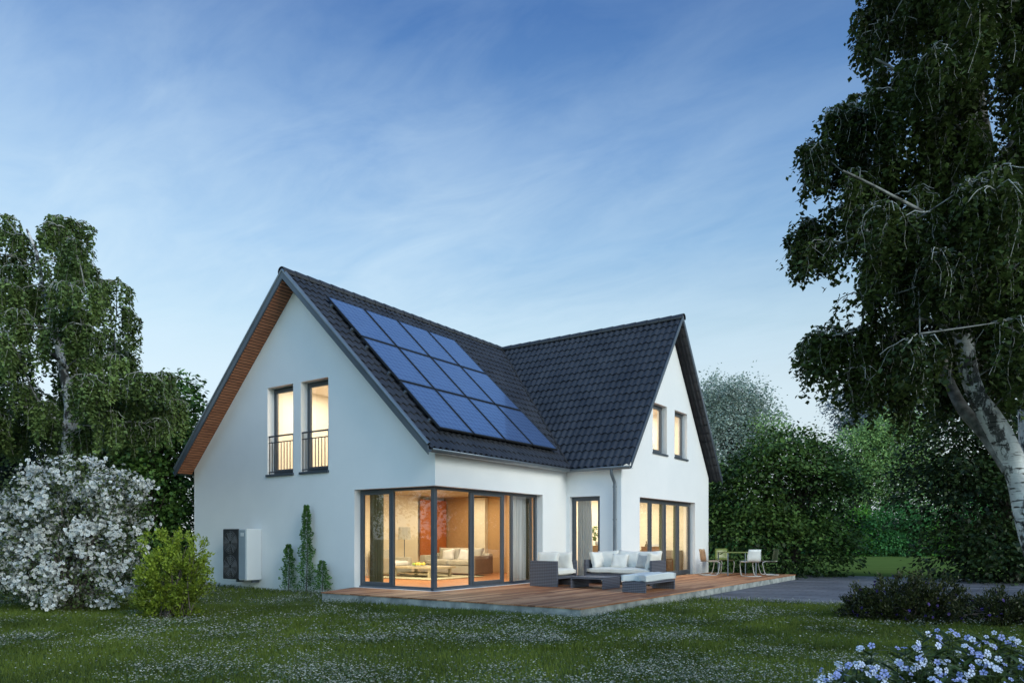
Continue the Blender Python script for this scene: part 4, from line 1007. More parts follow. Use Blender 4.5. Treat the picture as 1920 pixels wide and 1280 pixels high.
birch('birch_tree', 'weeping birch with pale trunk behind the white flowering bush, left', trunk, [.15, .13, .12, .105, .09, .075, .055, .04, .02],
      [([P(135, 900, dL), P(140, 800, dL + .4), P(142, 720, dL + .6), P(130, 600, dL + .5), P(124, 500, dL + .4), P(122, 445, dL + .3)], [.08, .07, .055, .035, .01]),
       ([P(125, 690, dL), P(100, 665, dL - .5), P(60, 640, dL - 1)], [.06, .04, .02]),
       ([P(126, 800, dL), P(80, 770, dL - .5), P(30, 760, dL - .9)], [.055, .04, .02])],
      cl_, .09, LB, .050, 'birches framing the house', strand_n=5, twr=.0065, limbr=.03)
dR = 7.5
env = [(-160, 1640, 2080), (-60, 1630, 2120), (10, 1640, 2120), (100, 1625, 2120), (190, 1570, 2120), (215, 1560, 2100), (265, 1535, 2100), (300, 1560, 2100), (380, 1570, 2100), (410, 1520, 2120), (450, 1505, 2120),
       (500, 1545, 2120), (560, 1590, 2120), (600, 1540, 2120), (620, 1535, 2100), (640, 1590, 2080), (690, 1620, 2060), (730, 1720, 2050)]
gaps = [(1872, 215, 34, 85), (1545, 335, 36, 26), (1535, 555, 40, 36), (1890, 120, 25, 35), (1700, 330, 26, 18), (1610, 470, 22, 16), (1660, 560, 20, 16), (1740, 180, 18, 18), (1690, 80, 14, 16), (1780, 300, 14, 18), (1600, 310, 16, 14), (1700, 470, 18, 14)]
env = [(a, b_ + 20, c) for a, b_, c in env]
cr = env_clusters(env, gaps, 56, dR, 1.5, .25, .56, 2, [(1822, 560, 48, 170), (1890, 800, 60, 120)], .08)
cr += [(P(u, v, dR + (RG.uniform(-.4, .4) if u < 1800 else -.5)), .2 if u < 1800 else .26, .5) for u, v in ((1580, 205), (1600, 215), (1530, 268), (1535, 275), (1515, 415), (1500, 440), (1530, 420), (1530, 622), (1550, 615), (1520, 640), (1840, 270), (1860, 330), (1830, 225), (1850, 380), (1825, 430), (1850, 470), (1810, 520), (1620, 30), (1640, 10), (1610, 690))]
trunk = [P(2000, 1262, dR), P(1965, 1110, dR), P(1935, 990, dR), P(1908, 885, dR), P(1868, 800, dR), P(1828, 735, dR), P(1810, 660, dR), P(1810, 590, dR), P(1825, 480, dR - .1), P(1840, 380, dR - .1), P(1850, 280, dR), P(1830, 160, dR), P(1820, 20, dR), P(1815, -140, dR)]
birch('birch_tree', 'large dark weeping birch with leaning white trunk at the right edge', trunk, [.15, .14, .13, .12, .105, .088, .08, .105, .095, .085, .07, .055, .04, .02],
      [([P(1895, 880, dR), P(1850, 815, dR + .2), P(1805, 765, dR + .3), P(1778, 710, dR + .5), P(1760, 640, dR + .6)], [.08, .07, .055, .035]),
       ([P(1815, 560, dR), P(1770, 500, dR - .4), P(1700, 470, dR - .6), P(1620, 430, dR - .7)], [.06, .045, .025]),
       ([P(1845, 290, dR), P(1780, 220, dR - .4), P(1690, 140, dR - .6), P(1640, 110, dR - .6)], [.05, .035, .025, .012]),
       ([P(1840, 190, dR), P(1790, 80, dR + .4), P(1720, 10, dR + .6), P(1660, -40, dR + .6)], [.045, .035, .02, .012]),
       ([P(1820, 500, dR), P(1760, 420, dR - .6), P(1660, 360, dR - .9), P(1580, 320, dR - 1)], [.05, .035, .02, .012]),
       ([P(1812, 640, dR), P(1740, 600, dR - .2), P(1650, 610, dR - .3), P(1560, 630, dR - .3)], [.05, .035, .02, .012]),
       ([P(1840, 350, dR), P(1900, 260, dR + .2), P(1960, 160, dR + .4)], [.06, .04, .02]),
       ([P(1830, 400, dR), P(1780, 330, dR + .3), P(1700, 270, dR + .3), P(1640, 240, dR + .2)], [.05, .035, .02])],
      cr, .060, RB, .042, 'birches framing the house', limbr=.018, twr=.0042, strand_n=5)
st = Tubes(); stt = empty('birch_tree', P(2010, 1195, 9.6), world_children=True); tag(stt, 'second pale birch trunk behind the leaning one at the right border', 'tree', 'birches framing the house')
stt_t = Tubes(); stt_t.add([P(2010, 1195, 9.6), P(1975, 1000, 9.6), P(1932, 850, 9.6), P(1926, 700, 9.6), P(1938, 500, 9.6), P(1930, 300, 9.6)], [.16, .14, .13, .11, .09, .06], 12); stt_t.build('trunk', BARK, stt)

# ------------------------------------------------------------------ broadleaf trees
def broadleaf(name, label, base, lobes, leaf, lm, n_spray, per, group=None, layered=.6, cat_='tree', trunk_r=.18, tm=None, spray=.35, trunk_h=None, inner=.75, tv=L5, tf=L5F, limbs=9):
    """lobes: (centre, rx, rz) ellipsoids; leaves grow in small sprays through their shells"""
    root = empty(name, base, world_children=True); tag(root, label, cat_, group)
    C = np.array([tuple(l[0]) for l in lobes], float); RX = np.array([l[1] for l in lobes]); RZ_ = np.array([l[2] for l in lobes])
    w_ = (RX ** 1.5 * RZ_); w_ = w_ / w_.sum(); k = RG.choice(len(lobes), n_spray, p=w_)
    d_ = rdir(n_spray); d_[:, 2] = np.abs(d_[:, 2]) * np.where(RG.random(n_spray) < .72, 1, -1)
    rr = inner + (1.0 - inner) * RG.random(n_spray) ** .6 + RG.normal(0, .09, n_spray)
    rr = np.where(RG.random(n_spray) < .25, RG.uniform(.3, 1, n_spray), rr)
    sp_ = C[k] + d_ * rr[:, None] * np.stack([RX[k], RX[k], RZ_[k]], -1)
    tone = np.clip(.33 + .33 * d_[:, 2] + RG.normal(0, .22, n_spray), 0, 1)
    n = n_spray * per; kk = np.repeat(np.arange(n_spray), per)
    off = RG.normal(0, 1, (n, 3)) * spray * np.array([1, 1, 1 - layered]); pos = sp_[kk] + off; pos[:, 2] -= .25 * (off[:, 0] ** 2 + off[:, 1] ** 2) / spray
    pos[:, 2] = np.maximum(pos[:, 2], GZ + .03)
    outw = norm(d_[kk] + off / spray * .5); Y = outw * [1, 1, .3] + RG.normal(0, .4, (n, 3)) + [0, 0, -.35]; Z = np.array([0, 0, 1.0]) * layered + outw * .5 + RG.normal(0, .35, (n, 3))
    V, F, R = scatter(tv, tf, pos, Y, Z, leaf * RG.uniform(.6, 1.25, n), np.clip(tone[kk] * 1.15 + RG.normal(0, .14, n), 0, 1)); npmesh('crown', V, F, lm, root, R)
    t_ = Tubes(); top = C[np.argmax(C[:, 2])]; b_ = np.array(tuple(base)); tz = trunk_h if trunk_h else (top[2] - b_[2]) * .8
    tp = curve(b_ - [0, 0, .1], [b_[0] * .6 + top[0] * .4, b_[1] * .6 + top[1] * .4, b_[2] + tz], 0, 8, RG.normal(0, .1, 3)); t_.add(tp, np.linspace(trunk_r, trunk_r * .3, 8), 8); t_.build('trunk', tm or DBARK, root)
    l_ = Tubes()
    for i in RG.choice(n_spray, min(limbs * 4, n_spray), replace=False):
        e = sp_[i]; s0 = sample_path(tp, min(.95, max(.15, (e[2] - b_[2]) / max(tz, .1) * .55))); l_.add(curve(s0, e, .08, 6, RG.normal(0, .1, 3)), np.linspace(trunk_r * .28, trunk_r * .04, 6), 5)
    l_.build('branches', tm or DBARK, root); return root
def px_lobes(lst, d, dj=0.0):
    return [(P(u, v, d + dz), rx / FPX * (d + dz), rz / FPX * (d + dz)) for u, v, rx, rz, dz in lst]
def gbase(u, d): 
    p = P(u, 1000, d); p.z = GZ; return p
M_CH = leafmat('maple_leaf', (.008, .026, .006), (.130, .230, .048), .2, .5, .5)
M_CHD = leafmat('dark_maple_leaf', (.007, .018, .006), (.050, .088, .02), .18, .5, .5)  # shade over the right-hand trees is put into this lowered leaf colour
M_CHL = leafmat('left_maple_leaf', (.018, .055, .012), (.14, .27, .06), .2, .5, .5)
TR = 'trees behind the house'
# right: maple behind the garden table
broadleaf('maple_tree', 'wide dark green maple standing behind the terrace chairs', gbase(1480, 25.5), px_lobes([
    (1470, 905, 105, 85, 0), (1480, 870, 80, 70, .5), (1400, 930, 70, 70, .4), (1540, 925, 70, 90, .2), (1430, 1010, 95, 80, -.3), (1520, 1020, 85, 70, -.4), (1485, 840, 40, 38, 0), (1550, 1052, 36, 33, -.5), (1580, 990, 30, 60, 0), (1340, 1010, 60, 80, .2), (1345, 935, 40, 50, .4), (1410, 860, 35, 28, .5), (1370, 1065, 60, 25, -.3), (1440, 842, 30, 20, 0), (1498, 812, 22, 18, 0), (1548, 868, 28, 22, 0), (1592, 915, 22, 24, 0), (1385, 880, 24, 20, 0)], 25.5),
    .15, M_CH, 1750, 15, TR, .6, spray=.23, limbs=10)
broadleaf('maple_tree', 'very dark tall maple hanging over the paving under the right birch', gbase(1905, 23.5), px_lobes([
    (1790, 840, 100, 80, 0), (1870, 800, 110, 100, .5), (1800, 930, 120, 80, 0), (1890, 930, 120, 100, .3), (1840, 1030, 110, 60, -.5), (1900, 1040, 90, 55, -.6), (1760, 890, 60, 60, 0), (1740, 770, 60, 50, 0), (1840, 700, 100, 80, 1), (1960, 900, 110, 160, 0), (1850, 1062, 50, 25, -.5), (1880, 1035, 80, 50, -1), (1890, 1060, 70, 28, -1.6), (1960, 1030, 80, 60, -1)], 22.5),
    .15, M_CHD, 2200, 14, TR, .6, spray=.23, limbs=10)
# far row
HAZ1 = leafmat('hazy_willow_leaf', (.19, .245, .21), (.40, .48, .41), .15, .8, .25)  # distance haze is put into this pale leaf colour
HAZ2 = leafmat('hazy_blue_leaf', (.10, .13, .16), (.26, .31, .36), .15, .8, .25)  # haze again lightened into the leaf colour itself
BRG = leafmat('bright_far_leaf', (.09, .18, .06), (.36, .54, .17), .2, .7, .2)
MIDG = leafmat('mid_far_leaf', (.02, .075, .025), (.09, .28, .07), .2, .7, .2)
LIME = leafmat('lime_far_leaf', (.05, .15, .02), (.17, .40, .05), .2, .7, .2)
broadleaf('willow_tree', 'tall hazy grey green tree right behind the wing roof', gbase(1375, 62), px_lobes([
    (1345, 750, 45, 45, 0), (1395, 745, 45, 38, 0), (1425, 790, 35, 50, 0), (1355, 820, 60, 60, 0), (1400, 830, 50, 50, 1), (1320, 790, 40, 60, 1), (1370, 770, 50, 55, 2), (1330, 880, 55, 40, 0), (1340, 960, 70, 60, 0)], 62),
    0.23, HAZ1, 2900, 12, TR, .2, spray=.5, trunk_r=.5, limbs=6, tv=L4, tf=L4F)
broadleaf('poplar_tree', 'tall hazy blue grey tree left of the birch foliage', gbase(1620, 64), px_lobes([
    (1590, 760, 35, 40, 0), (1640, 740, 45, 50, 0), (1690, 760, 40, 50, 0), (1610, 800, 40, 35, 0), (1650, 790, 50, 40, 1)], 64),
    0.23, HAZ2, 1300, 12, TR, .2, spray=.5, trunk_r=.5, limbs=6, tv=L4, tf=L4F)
broadleaf('ash_tree', 'bright green airy tree beyond the far lawn', gbase(1640, 56), px_lobes([
    (1620, 840, 55, 45, 0), (1670, 820, 55, 50, 0), (1600, 890, 45, 50, 0), (1650, 890, 60, 45, 0), (1700, 860, 50, 60, 0), (1610, 930, 40, 40, 0), (1440, 800, 30, 26, 3), (1690, 800, 40, 32, 0), (1720, 900, 60, 60, 1), (1310, 900, 40, 60, 2)], 57),
    .21, BRG, 2800, 12, TR, .3, spray=.45, trunk_r=.4, limbs=6, tv=L4, tf=L4F)
SH = 'shrubs along the far edge of the lawn'
broadleaf('round_shrub', 'large rounded dark green shrub at the far lawn edge', gbase(1670, 54), px_lobes([(1670, 985, 55, 42, 0), (1640, 1010, 45, 30, 0), (1700, 1005, 45, 34, 0), (1670, 1025, 60, 16, -.5)], 54), .22, MIDG, 900, 12, SH, .2, 'shrub', .1, spray=.3, tv=L4, tf=L4F, limbs=2)
broadleaf('round_shrub', 'lime green shrub at the left end of the far hedge', gbase(1600, 54.5), px_lobes([(1612, 985, 28, 35, 0), (1600, 1015, 35, 27, 0), (1620, 1030, 30, 12, -.4)], 54.5), .22, LIME, 380, 12, SH, .2, 'shrub', .1, spray=.3, tv=L4, tf=L4F, limbs=2)
broadleaf('round_shrub', 'light green shrub right of the large dark one', gbase(1745, 53.5), px_lobes([(1745, 1015, 32, 25, 0), (1735, 1025, 30, 16, -.3), (1760, 1000, 25, 20, .5)], 53.5), .22, LIME, 300, 12, SH, .2, 'shrub', .1, spray=.3, tv=L4, tf=L4F, limbs=2)
broadleaf('round_shrub', 'bluish green shrub behind the dark maple on the right', gbase(1800, 54), px_lobes([(1790, 990, 50, 45, 0), (1850, 985, 60, 50, 0), (1810, 1020, 60, 22, 0), (1900, 990, 60, 50, 0), (1960, 990, 60, 50, 0)], 54), .24, MIDG, 800, 12, SH, .2, 'shrub', .1, spray=.35, tv=L4, tf=L4F, limbs=2)
for i, (u, d, w_, h_) in enumerate(((1300, 60, 90, 70), (1420, 60, 90, 75), (1530, 61, 80, 70), (1740, 66, 120, 110), (1900, 66, 140, 140), (2050, 60, 130, 150), (2250, 60, 160, 170))):
    broadleaf('hedge_tree', ('dark tree mass seen beside the wing eave', 'dark tree behind the maple', 'dark tree between maple and far shrubs', 'dark tall tree behind the far shrubs', 'dark tree behind the leaning trunk', 'dark tree beyond the right frame edge', 'dark tree farthest right outside the frame')[i], gbase(u, d), px_lobes([(u, 1000 - h_ * .4, w_ * .8, h_ * .7, 0), (u - w_ * .4, 1000 - h_ * .1, w_ * .6, h_ * .6, 0), (u + w_ * .4, 990, w_ * .6, h_ * .5, 0), (u, 1025, w_, 22, 0)], d), .34, MIDG, 500, 12, TR, .2, 'tree', .3, spray=.55, tv=L4, tf=L4F, limbs=3)
# trees on the garden side opposite the gable wall: they are what the big panes mirror
broadleaf('garden_tree', 'leafy tree across the lawn, mirrored in the corner window', (-24, -17, GZ), [(Vector((-24, -17, 3.4)), 3.2, 3.2), (Vector((-26, -19, 2.4)), 3, 2.6), (Vector((-21, -20, 2.6)), 3, 2.7)], .26, M_CHL, 700, 11, TR, .3, spray=.3, tv=L4, tf=L4F, limbs=3)
broadleaf('garden_tree', 'wider leafy tree across the lawn, farther behind the camera', (-13, -26, GZ), [(Vector((-13, -26, 3)), 3.6, 3.2), (Vector((-17, -24, 2.2)), 3, 2.4), (Vector((-8, -27, 2.2)), 3, 2.4)], .26, M_CHL, 700, 11, TR, .3, spray=.3, tv=L4, tf=L4F, limbs=3)
# left side
broadleaf('chestnut_tree', 'dark green chestnut tree between the birch and the house', gbase(270, 21.5), px_lobes([
    (320, 760, 55, 50, 0), (290, 830, 90, 70, 0), (345, 830, 50, 60, 0), (240, 800, 70, 60, .5), (310, 920, 80, 70, 0), (250, 930, 80, 80, .5), (340, 990, 60, 70, 0), (200, 880, 80, 80, 1), (335, 720, 30, 24, 0), (280, 1030, 90, 55, 0), (330, 1060, 60, 40, -.3)], 22),
    .15, M_CHL, 2500, 11, TR, .5, spray=.18, limbs=10)
broadleaf('conifer_tree', 'very dark drooping evergreen at the left edge', gbase(30, 20), px_lobes([
    (40, 860, 90, 110, 0), (-40, 850, 110, 130, 0), (90, 950, 90, 90, 0), (0, 980, 120, 90, 0), (-120, 900, 120, 140, 0), (150, 900, 60, 80, .5), (160, 1010, 80, 60, .5)], 20.5),
    .17, leafmat('evergreen_needle', (.006, .012, .008), (.022, .040, .022), .1, .6, .5), 2300, 11, TR, .1, spray=.2, limbs=4, tv=L4 * [.5, 1, 1], tf=L4F)
for i, (u, d) in enumerate(((-350, 22), (-150, 26), (150, 28))):
    broadleaf('hedge_tree', ('dark tree beyond the left frame edge', 'dark tree behind the evergreen', 'dark tree behind the left birch trunk')[i], gbase(u, d), px_lobes([(u, 900, 160, 110, 0), (u - 60, 960, 120, 90, 0), (u + 70, 970, 120, 80, 0), (u, 1030, 180, 50, 0)], d), .2, M_CHD, 1100, 11, TR, .4, 'tree', .2, spray=.28, tv=L4, tf=L4F, limbs=3)

# ------------------------------------------------------------------ bushes
# white flowering bush
def blossoms(pos, nrm, size, petals=5):
    n = len(pos); PV = []; PF = []; tc_ = []
    for k in range(petals):
        a = k * 2 * PI / petals; c_, s_ = math.cos(a), math.sin(a); b0 = len(PV)
        for (x, y, z, t) in ((0, .03, .0, -.5), (-.26, .30, .10, 0), (0, .52, .07, .06), (.26, .30, .10, 0)): PV.append((x * c_ - y * s_, x * s_ + y * c_, z)); tc_.append(t)
        PF.append((b0, b0 + 3, b0 + 2, b0 + 1))
    Y = np.cross(nrm, rdir(n)); return scatter(np.array(PV), np.array(PF), pos, Y, nrm, size, np.clip(RG.normal(.62, .25, n), .05, 1), tc_)
fb = empty('flowering_bush', gbase(140, 13.4), world_children=True); tag(fb, 'big rounded bush covered in white blossoms at the lower left', 'bush')
fl_ = px_lobes([(130, 900, 75, 52, 0), (60, 950, 90, 70, 0), (190, 930, 85, 50, .2), (130, 960, 110, 75, 0), (215, 915, 55, 38, 0), (40, 1030, 100, 80, 0), (190, 1020, 85, 75, 0), (120, 1060, 105, 62, -.1), (-10, 1010, 60, 80, 0), (230, 960, 52, 60, 0), (60, 1095, 90, 38, -.3), (170, 1100, 80, 36, -.4), (235, 1060, 40, 50, -.2), (120, 1115, 60, 24, -.5)], 13.4)
C = np.array([tuple(l[0]) for l in fl_]); rx = np.array([l[1] for l in fl_]); rz = np.array([l[2] for l in fl_]); n = 13000; NC = 440
k = RG.choice(len(fl_), NC, p=(rx * rz) / (rx * rz).sum()); dc = rdir(NC); rr = np.where(RG.random(NC) < .8, RG.uniform(.80, 1.12, NC), RG.uniform(.4, .85, NC))
cc = C[k] + dc * rr[:, None] * np.stack([rx[k], rx[k] * .9, rz[k]], -1); ki = RG.integers(0, NC, n); d_ = norm(dc[ki] + rdir(n) * .9)
pos = cc[ki] + rdir(n) * (RG.random(n) ** .5 * RG.choice([.10, .16, .22], n))[:, None] * [1.1, 1.1, .85]; kk = pos[:, 2] > GZ + .06; pos = pos[kk]; d_ = d_[kk]
# leave a dark hollow in the middle front
V, F, R = blossoms(pos, norm(d_ + RG.normal(0, .45, d_.shape)), RG.uniform(.045, .082, len(pos)))
npmesh('blossoms', V, F, leafmat('white_petal', (.40, .42, .38), (.88, .90, .90), .25, .7, .6), fb, R)
n = 15000; k = RG.choice(len(fl_), n, p=(rx * rz) / (rx * rz).sum()); d_ = rdir(n); rr = RG.uniform(.6, 1.10, n); pos = C[k] + d_ * rr[:, None] * np.stack([rx[k], rx[k] * .9, rz[k]], -1); kk = pos[:, 2] > GZ + .05; pos = pos[kk]; d_ = d_[kk]; n = len(pos)
V, F, R = scatter(L5, L5F, pos, rdir(n), d_ + RG.normal(0, .5, (n, 3)), RG.uniform(.04, .075, n), RG.random(n)); npmesh('foliage', V, F, leafmat('bush_leaf', (.02, .03, .014), (.09, .13, .04), .2, .6, 1), fb, R)
t_ = Tubes(); b0 = np.array(tuple(gbase(140, 13.4)))
for i in range(70):
    k = RG.integers(len(fl_)); e = C[k] + rdir(1)[0] * np.array([rx[k], rx[k], rz[k]]) * .9; e[2] = max(e[2], GZ + .25)
    s0 = b0 + [RG.normal(0, .12), RG.normal(0, .12), 0]; m_ = curve(s0, e, .25, 8, RG.normal(0, .08, 3)); m_[0][2] = GZ; t_.add(m_, np.linspace(.028, .005, 8), 5)
t_.build('stems', GBARK, fb)
def shrub(name, label, u0, d, lobes, n, leafsz, lm, cat_='bush', flowers=None, group=None, tvv=L5, up=.6, stems=40, sm=None, reach=3.2):
    root = empty(name, gbase(u0, d), world_children=True); tag(root, label, cat_, group)
    L_ = px_lobes(lobes, d); C = np.array([tuple(l[0]) for l in L_]); rx = np.array([l[1] for l in L_]); rz = np.array([l[2] for l in L_]); pr = (rx * rx * rz) / (rx * rx * rz).sum()
    def pts(n, lo, hi):
        k = RG.choice(len(L_), n, p=pr); d_ = rdir(n); rr = lo + (hi - lo) * RG.random(n) ** .5; p = C[k] + d_ * rr[:, None] * np.stack([rx[k], rx[k], rz[k]], -1); q_ = p[:, 2] > GZ + .02; return p[q_], d_[q_]
    p, d_ = pts(n, .45, 1.08); m_ = len(p)
    # leaves grouped on short shoots
    NS = max(60, m_ // 40); ci = RG.integers(0, m_, NS); cp = p[ci] + d_[ci] * RG.uniform(0, 1.6, (NS, 1)) * leafsz; cd = d_[ci]; si = RG.integers(0, NS, m_)
    along = RG.random((m_, 1)) ; p = cp[si] + (cd[si] * [1, 1, .3] + [0, 0, up]) * (along - .6) * leafsz * reach + RG.normal(0, leafsz * .55, (m_, 3)); d_ = cd[si]
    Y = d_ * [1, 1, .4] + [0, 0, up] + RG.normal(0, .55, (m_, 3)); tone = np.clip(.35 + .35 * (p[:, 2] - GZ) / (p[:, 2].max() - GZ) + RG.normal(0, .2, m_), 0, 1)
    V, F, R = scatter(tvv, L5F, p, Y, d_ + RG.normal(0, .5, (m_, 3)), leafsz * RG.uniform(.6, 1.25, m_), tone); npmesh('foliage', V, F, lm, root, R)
    t_ = Tubes(); bb = np.array(tuple(gbase(u0, d)))
    for i in range(stems):
        k = RG.integers(len(L_)); e = C[k] + rdir(1)[0] * np.array([rx[k], rx[k], rz[k]]) * .85; e[2] = max(e[2], GZ + .1)
        s0 = bb * .5 + np.array([C[k][0], C[k][1], GZ]) * .5 + [RG.normal(0, .1), RG.normal(0, .1), 0]; s0[2] = GZ; t_.add(curve(s0, e, .05, 6, RG.normal(0, .03, 3)), np.linspace(.012, .003, 6), 4)
    t_.build('stems', sm or GBARK, root)
    if flowers:
        nf, fs, fm = flowers; p, d_ = pts(nf, .9, 1.08); d_[:, 2] = np.abs(d_[:, 2]); V, F, R = blossoms(p, norm(d_ + RG.normal(0, .5, d_.shape)), RG.uniform(.7, 1.2, len(p)) * fs); npmesh('blossoms', V, F, fm, root, R)
    return root
shrub('green_shrub', 'yellow green leafy shrub between the white bush and the house', 322, 11.9, [(300, 1035, 26, 34, 0), (340, 1030, 26, 34, 0), (370, 1050, 16, 42, -.1), (320, 1080, 52, 44, 0), (350, 1090, 34, 54, -.1), (285, 1090, 26, 46, 0), (310, 1125, 46, 28, 0), (355, 1135, 26, 22, -.1), (372, 1090, 14, 40, 0)],
      13000, .055, leafmat('yellow_green_leaf', (.065, .10, .011), (.30, .40, .045), .3, .5, 1.5), tvv=L5 * [.75, 1, 1], reach=1.9)
PURP = leafmat('purple_petal', (.03, .017, .10), (.11, .06, .34), .2, .6, 1)
RH = leafmat('rhododendron_leaf', (.007, .011, .005), (.060, .076, .022), .12, .4, 2)
GRh = 'low dark shrubs with purple flowers on the right'
shrub('rhododendron', 'wider low dark shrub with purple flowers beside the paving', 1690, 11.6, [(1685, 1118, 60, 36, 0), (1640, 1130, 45, 30, 0), (1735, 1118, 50, 34, 0), (1600, 1142, 26, 18, 0), (1690, 1145, 90, 24, 0), (1770, 1130, 40, 30, 0)], 17000, .050, RH, 'shrub', (120, .05, PURP), GRh, tvv=L5 * [.75, 1, 1], up=1.0, reach=2.0)
shrub('rhododendron', 'smaller dark purple flowering shrub touching the right frame edge', 1880, 11.2, [(1860, 1140, 45, 30, 0), (1905, 1145, 50, 30, 0), (1820, 1150, 36, 24, 0), (1870, 1160, 80, 22, 0), (1950, 1150, 50, 32, 0)], 13000, .050, RH, 'shrub', (90, .05, PURP), GRh, tvv=L5 * [.75, 1, 1], up=1.0, reach=2.0)
# climbers on the gable wall
VINE = leafmat('wall_shrub_leaf', (.030, .085, .020), (.15, .32, .07), .2, .5, 2)
for nm, lb, x, h, wd in (('wall_shrub', 'tallest slender green shrub growing up the gable wall', -3.88, 2.05, .17), ('wall_shrub', 'short green shrub left of the tallest one at the gable wall', -4.55, 1.1, .17), ('wall_shrub', 'lowest green shrub beside the terrace corner', -3.32, .72, .18)):
    root = empty(nm, (x, -.2, GZ), world_children=True); tag(root, lb, 'shrub', 'slender shrubs growing against the gable wall')
    n = int(2100 * h / 1.3); z = RG.random(n) ** .8; prof = wd * (1 - z) ** .7 * (1 + .35 * np.sin(z * 31)) + .03; a = RG.uniform(0, 2 * PI, n); rr = prof * RG.uniform(.2, 1.1, n)
    pos = np.stack([x + rr * np.cos(a), np.minimum(-.21 + rr * np.sin(a), -.02), GZ + .03 + z * h], -1)
    V, F, R = scatter(L5, L5F, pos, np.stack([np.cos(a), np.sin(a), RG.uniform(-.2, 1, n)], -1), rdir(n) + [0, -.6, .6], RG.uniform(.03, .055, n), RG.random(n)); npmesh('foliage', V, F, VINE, root, R)
    t_ = Tubes(); t_.add([(x, -.21, GZ - .02), (x + .02, -.2, GZ + h * .5), (x, -.2, GZ + h * .97)], [.014, .009, .003], 5); t_.build('stem', GBARK, root)
# stones at the wall foot
for i, (x, y, s_) in enumerate(((-8.1, -.22, .10), (-7.9, -.30, .08), (-7.72, -.2, .07), (-8.3, -.32, .085), (-8.0, -.42, .06))):
    t = bmesh.new(); bmesh.ops.create_icosphere(t, subdivisions=3, radius=s_)
    for v in t.verts: v.co *= 1 + .18 * math.sin(v.co.x * 40 + i) * math.cos(v.co.y * 33 + 2 * i); v.co.z *= .7
    bmesh.ops.translate(t, vec=(x, y, GZ + s_ * .4), verts=t.verts); q = B(); q.merge(t); o = q.build('stone', simple('pale_stone', (.38, .38, .36), (.2, .2, .19), 12, .9, 0, .5, 40), None, True)
    tag(o, 'pale stone at the foot of the gable wall near its left end', 'stone', 'stones at the foot of the gable wall')

# ------------------------------------------------------------------ blue flowers in the right foreground
PH_L = leafmat('phlox_leaf', (.025, .050, .015), (.13, .19, .055), .22, .42, 3)
PH_P = leafmat('phlox_petal', (.30, .35, .56), (.68, .76, .90), .25, .7, 1.5)
PH_P2 = leafmat('phlox_petal_dim', (.14, .17, .45), (.38, .45, .78), .2, .7, 1.5)
def petal_flower(name, m):
    V = []; F = []; R = []
    for k in range(5):
        a = k * 2 * PI / 5; c_, s_ = math.cos(a), math.sin(a); b0 = len(V)
        rows = ((.004, .0015, .0), (.010, .0055, .001), (.017, .0090, .0035), (.0225, .0075, .003), (.0245, .0030, .001))
        for (y, w_, z) in rows:
            for sx in (-1, 0, 1): xx = sx * w_; V.append((xx * c_ - y * s_, xx * s_ + y * c_, z + (0 if sx else -.0012))); R.append(.15 if y < .006 else .62 + .25 * (y > .015))
        for j in range(4):
            for i in range(2): q_ = b0 + j * 3 + i; F.append((q_, q_ + 1, q_ + 4, q_ + 3))
    me = bpy.data.meshes.new(name); me.from_pydata(V, [], F); at_ = me.attributes.new('rnd', 'FLOAT', 'POINT'); at_.data.foreach_set('value', R); me.materials.append(m); me.shade_smooth(); return me
FM = [petal_flower('blossom', PH_P), petal_flower('blossom', PH_P2)]
LLV = np.array([(0, 0, 0), (-.10, .22, .01), (0, .25, -.02), (.10, .22, .01), (-.14, .5, .0), (0, .55, -.03), (.14, .5, 0), (-.08, .8, -.05), (0, .82, -.07), (.08, .8, -.05), (0, 1.05, -.14), (0, .0, 0)])
LLF = np.array([(0, 2, 1, 0), (1, 2, 5, 4), (2, 3, 6, 5), (4, 5, 8, 7), (5, 6, 9, 8), (7, 8, 10, 10), (8, 9, 10, 10)])
LLV = np.array([(-.03, 0, 0), (0, 0, -.01), (.03, 0, 0), (-.13, .35, .0), (0, .38, -.03), (.13, .35, 0), (-.10, .7, -.04), (0, .72, -.07), (.10, .7, -.04), (-.01, 1.0, -.14), (0, 1.0, -.145), (.01, 1.0, -.14)])
LLF = np.array([(j * 3 + i, j * 3 + i + 1, j * 3 + i + 4, j * 3 + i + 3) for j in range(3) for i in range(2)])
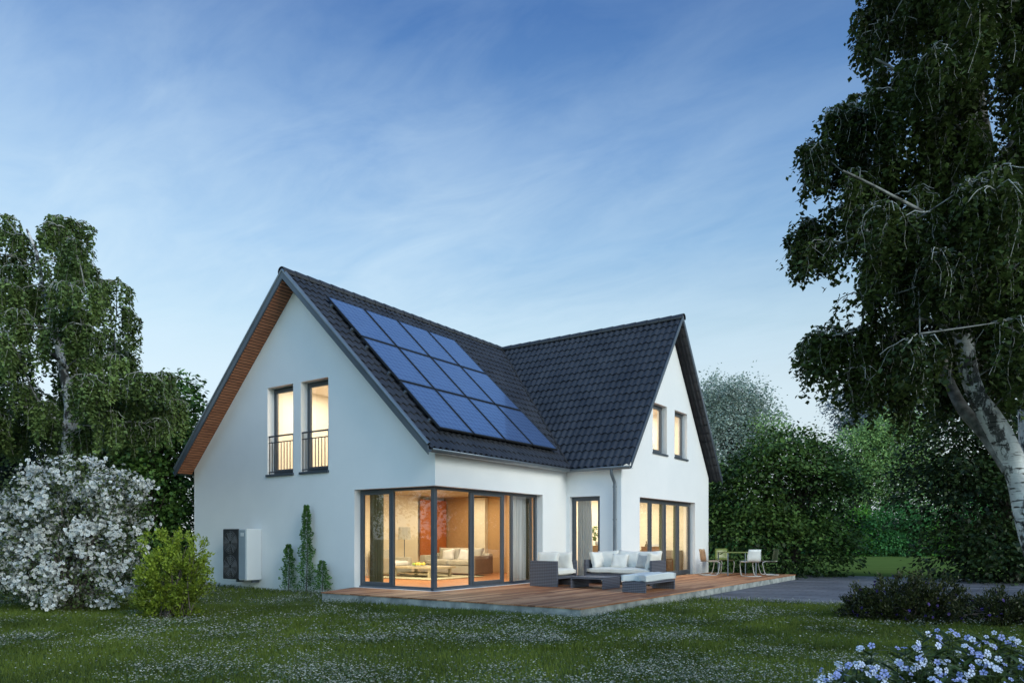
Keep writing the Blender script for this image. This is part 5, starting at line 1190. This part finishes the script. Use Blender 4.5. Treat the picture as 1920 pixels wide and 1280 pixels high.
def phlox(label, spots, nb, seed):
    """spots: (u, v_top, depth) flower heads"""
    rr_ = random.Random(seed); cx_ = sum(P(*s)[0] for s in spots) / len(spots); cy_ = sum(P(*s)[1] for s in spots) / len(spots)
    root = empty('phlox_plant', (cx_, cy_, GZ), world_children=True); tag(root, label, 'flowering plant', 'blue flowering plants in the right foreground')
    t_ = Tubes(); lp = []; ly = []
    for (u, v, d) in spots:
        hd = np.array(tuple(P(u, v, d))); ft = np.array([hd[0] + rr_.gauss(0, .06), hd[1] + rr_.gauss(0, .06), GZ])
        pth = curve(ft, hd, 0, 7, [rr_.gauss(0, .02), rr_.gauss(0, .02), 0]); t_.add(pth, np.linspace(.005, .0025, 7), 5)
        L = hd[2] - GZ
        for k in range(int(L / .035)):
            t = .12 + .86 * k / max(1, int(L / .035)); p = sample_path(pth, t)
            for s_ in (0, PI):
                a = k * 1.45 + s_ + rr_.gauss(0, .2); lp.append(p); ly.append((math.cos(a), math.sin(a), rr_.uniform(.15, .8)))
        nf = rr_.choice((1, 1, 2, 2, 3))
        for k in range(nf):
            a = rr_.uniform(0, 2 * PI); o_ = np.array([math.cos(a), math.sin(a), 0]) * rr_.uniform(.008, .035); 
            tow = np.array([SN, -CS, .35]); nr = Vector(tow * .8 + o_ * 22 + np.array([0, 0, .55]) + np.array([rr_.gauss(0, .35) for _ in range(3)])).normalized()
            ob = bpy.data.objects.new('blossom', FM[0 if rr_.random() < nb else 1]); COL.objects.link(ob); ob.parent = root; ob.matrix_parent_inverse = Matrix.Translation(root.location).inverted()
            ob.location = tuple(hd + o_ + [0, 0, rr_.uniform(-.02, .02)]); ob.rotation_euler = (Vector(nr).to_track_quat('Z', 'Y') @ Matrix.Rotation(rr_.uniform(0, 2 * PI), 3, 'Z').to_quaternion()).to_euler(); s_ = rr_.uniform(.6, .95); ob.scale = (s_, s_, s_)
    t_.build('stems', PH_L, root); lp = np.array(lp); ly = np.array(ly); n = len(lp)
    V, F, R = scatter(LLV, LLF, lp, ly, np.stack([-ly[:, 0] * .5, -ly[:, 1] * .5, np.ones(n)], -1), RG.uniform(.08, .145, n), np.clip(RG.normal(.45, .25, n), 0, 1)); o = npmesh('foliage', V, F, PH_L, root, R, True)
def spots(u0, u1, top, bot, n, d0, d1, seed):
    r_ = random.Random(seed); out_ = []
    for i in range(n):
        u = r_.uniform(u0, u1); t = r_.random(); d = d1 + (d0 - d1) * t
        v = np.interp(u, top[0], top[1]) + (bot - np.interp(u, top[0], top[1])) * t ** 1.1 + r_.uniform(-6, 6); out_.append((u, v, d))
    return out_
TOP = ([1500, 1560, 1620, 1690, 1740, 1800, 1860, 1960], [1290, 1250, 1215, 1195, 1178, 1180, 1182, 1200])
phlox('lowest blue flowering plant, its blossoms in the leftmost part of the bed', spots(1520, 1650, TOP, 1300, 30, 3.7, 4.5, 1), .5, 1)
phlox('blue flowering plant in the middle of the foreground bed', spots(1640, 1770, TOP, 1310, 36, 3.6, 4.6, 2), .55, 2)
phlox('pale blue flowering plant with the tallest stalks in the foreground bed', spots(1750, 1860, TOP, 1310, 36, 3.6, 4.6, 3), .6, 3)
phlox('blue flowering plant cut by the right frame edge', spots(1850, 1960, TOP, 1310, 32, 3.7, 4.7, 4), .5, 4)
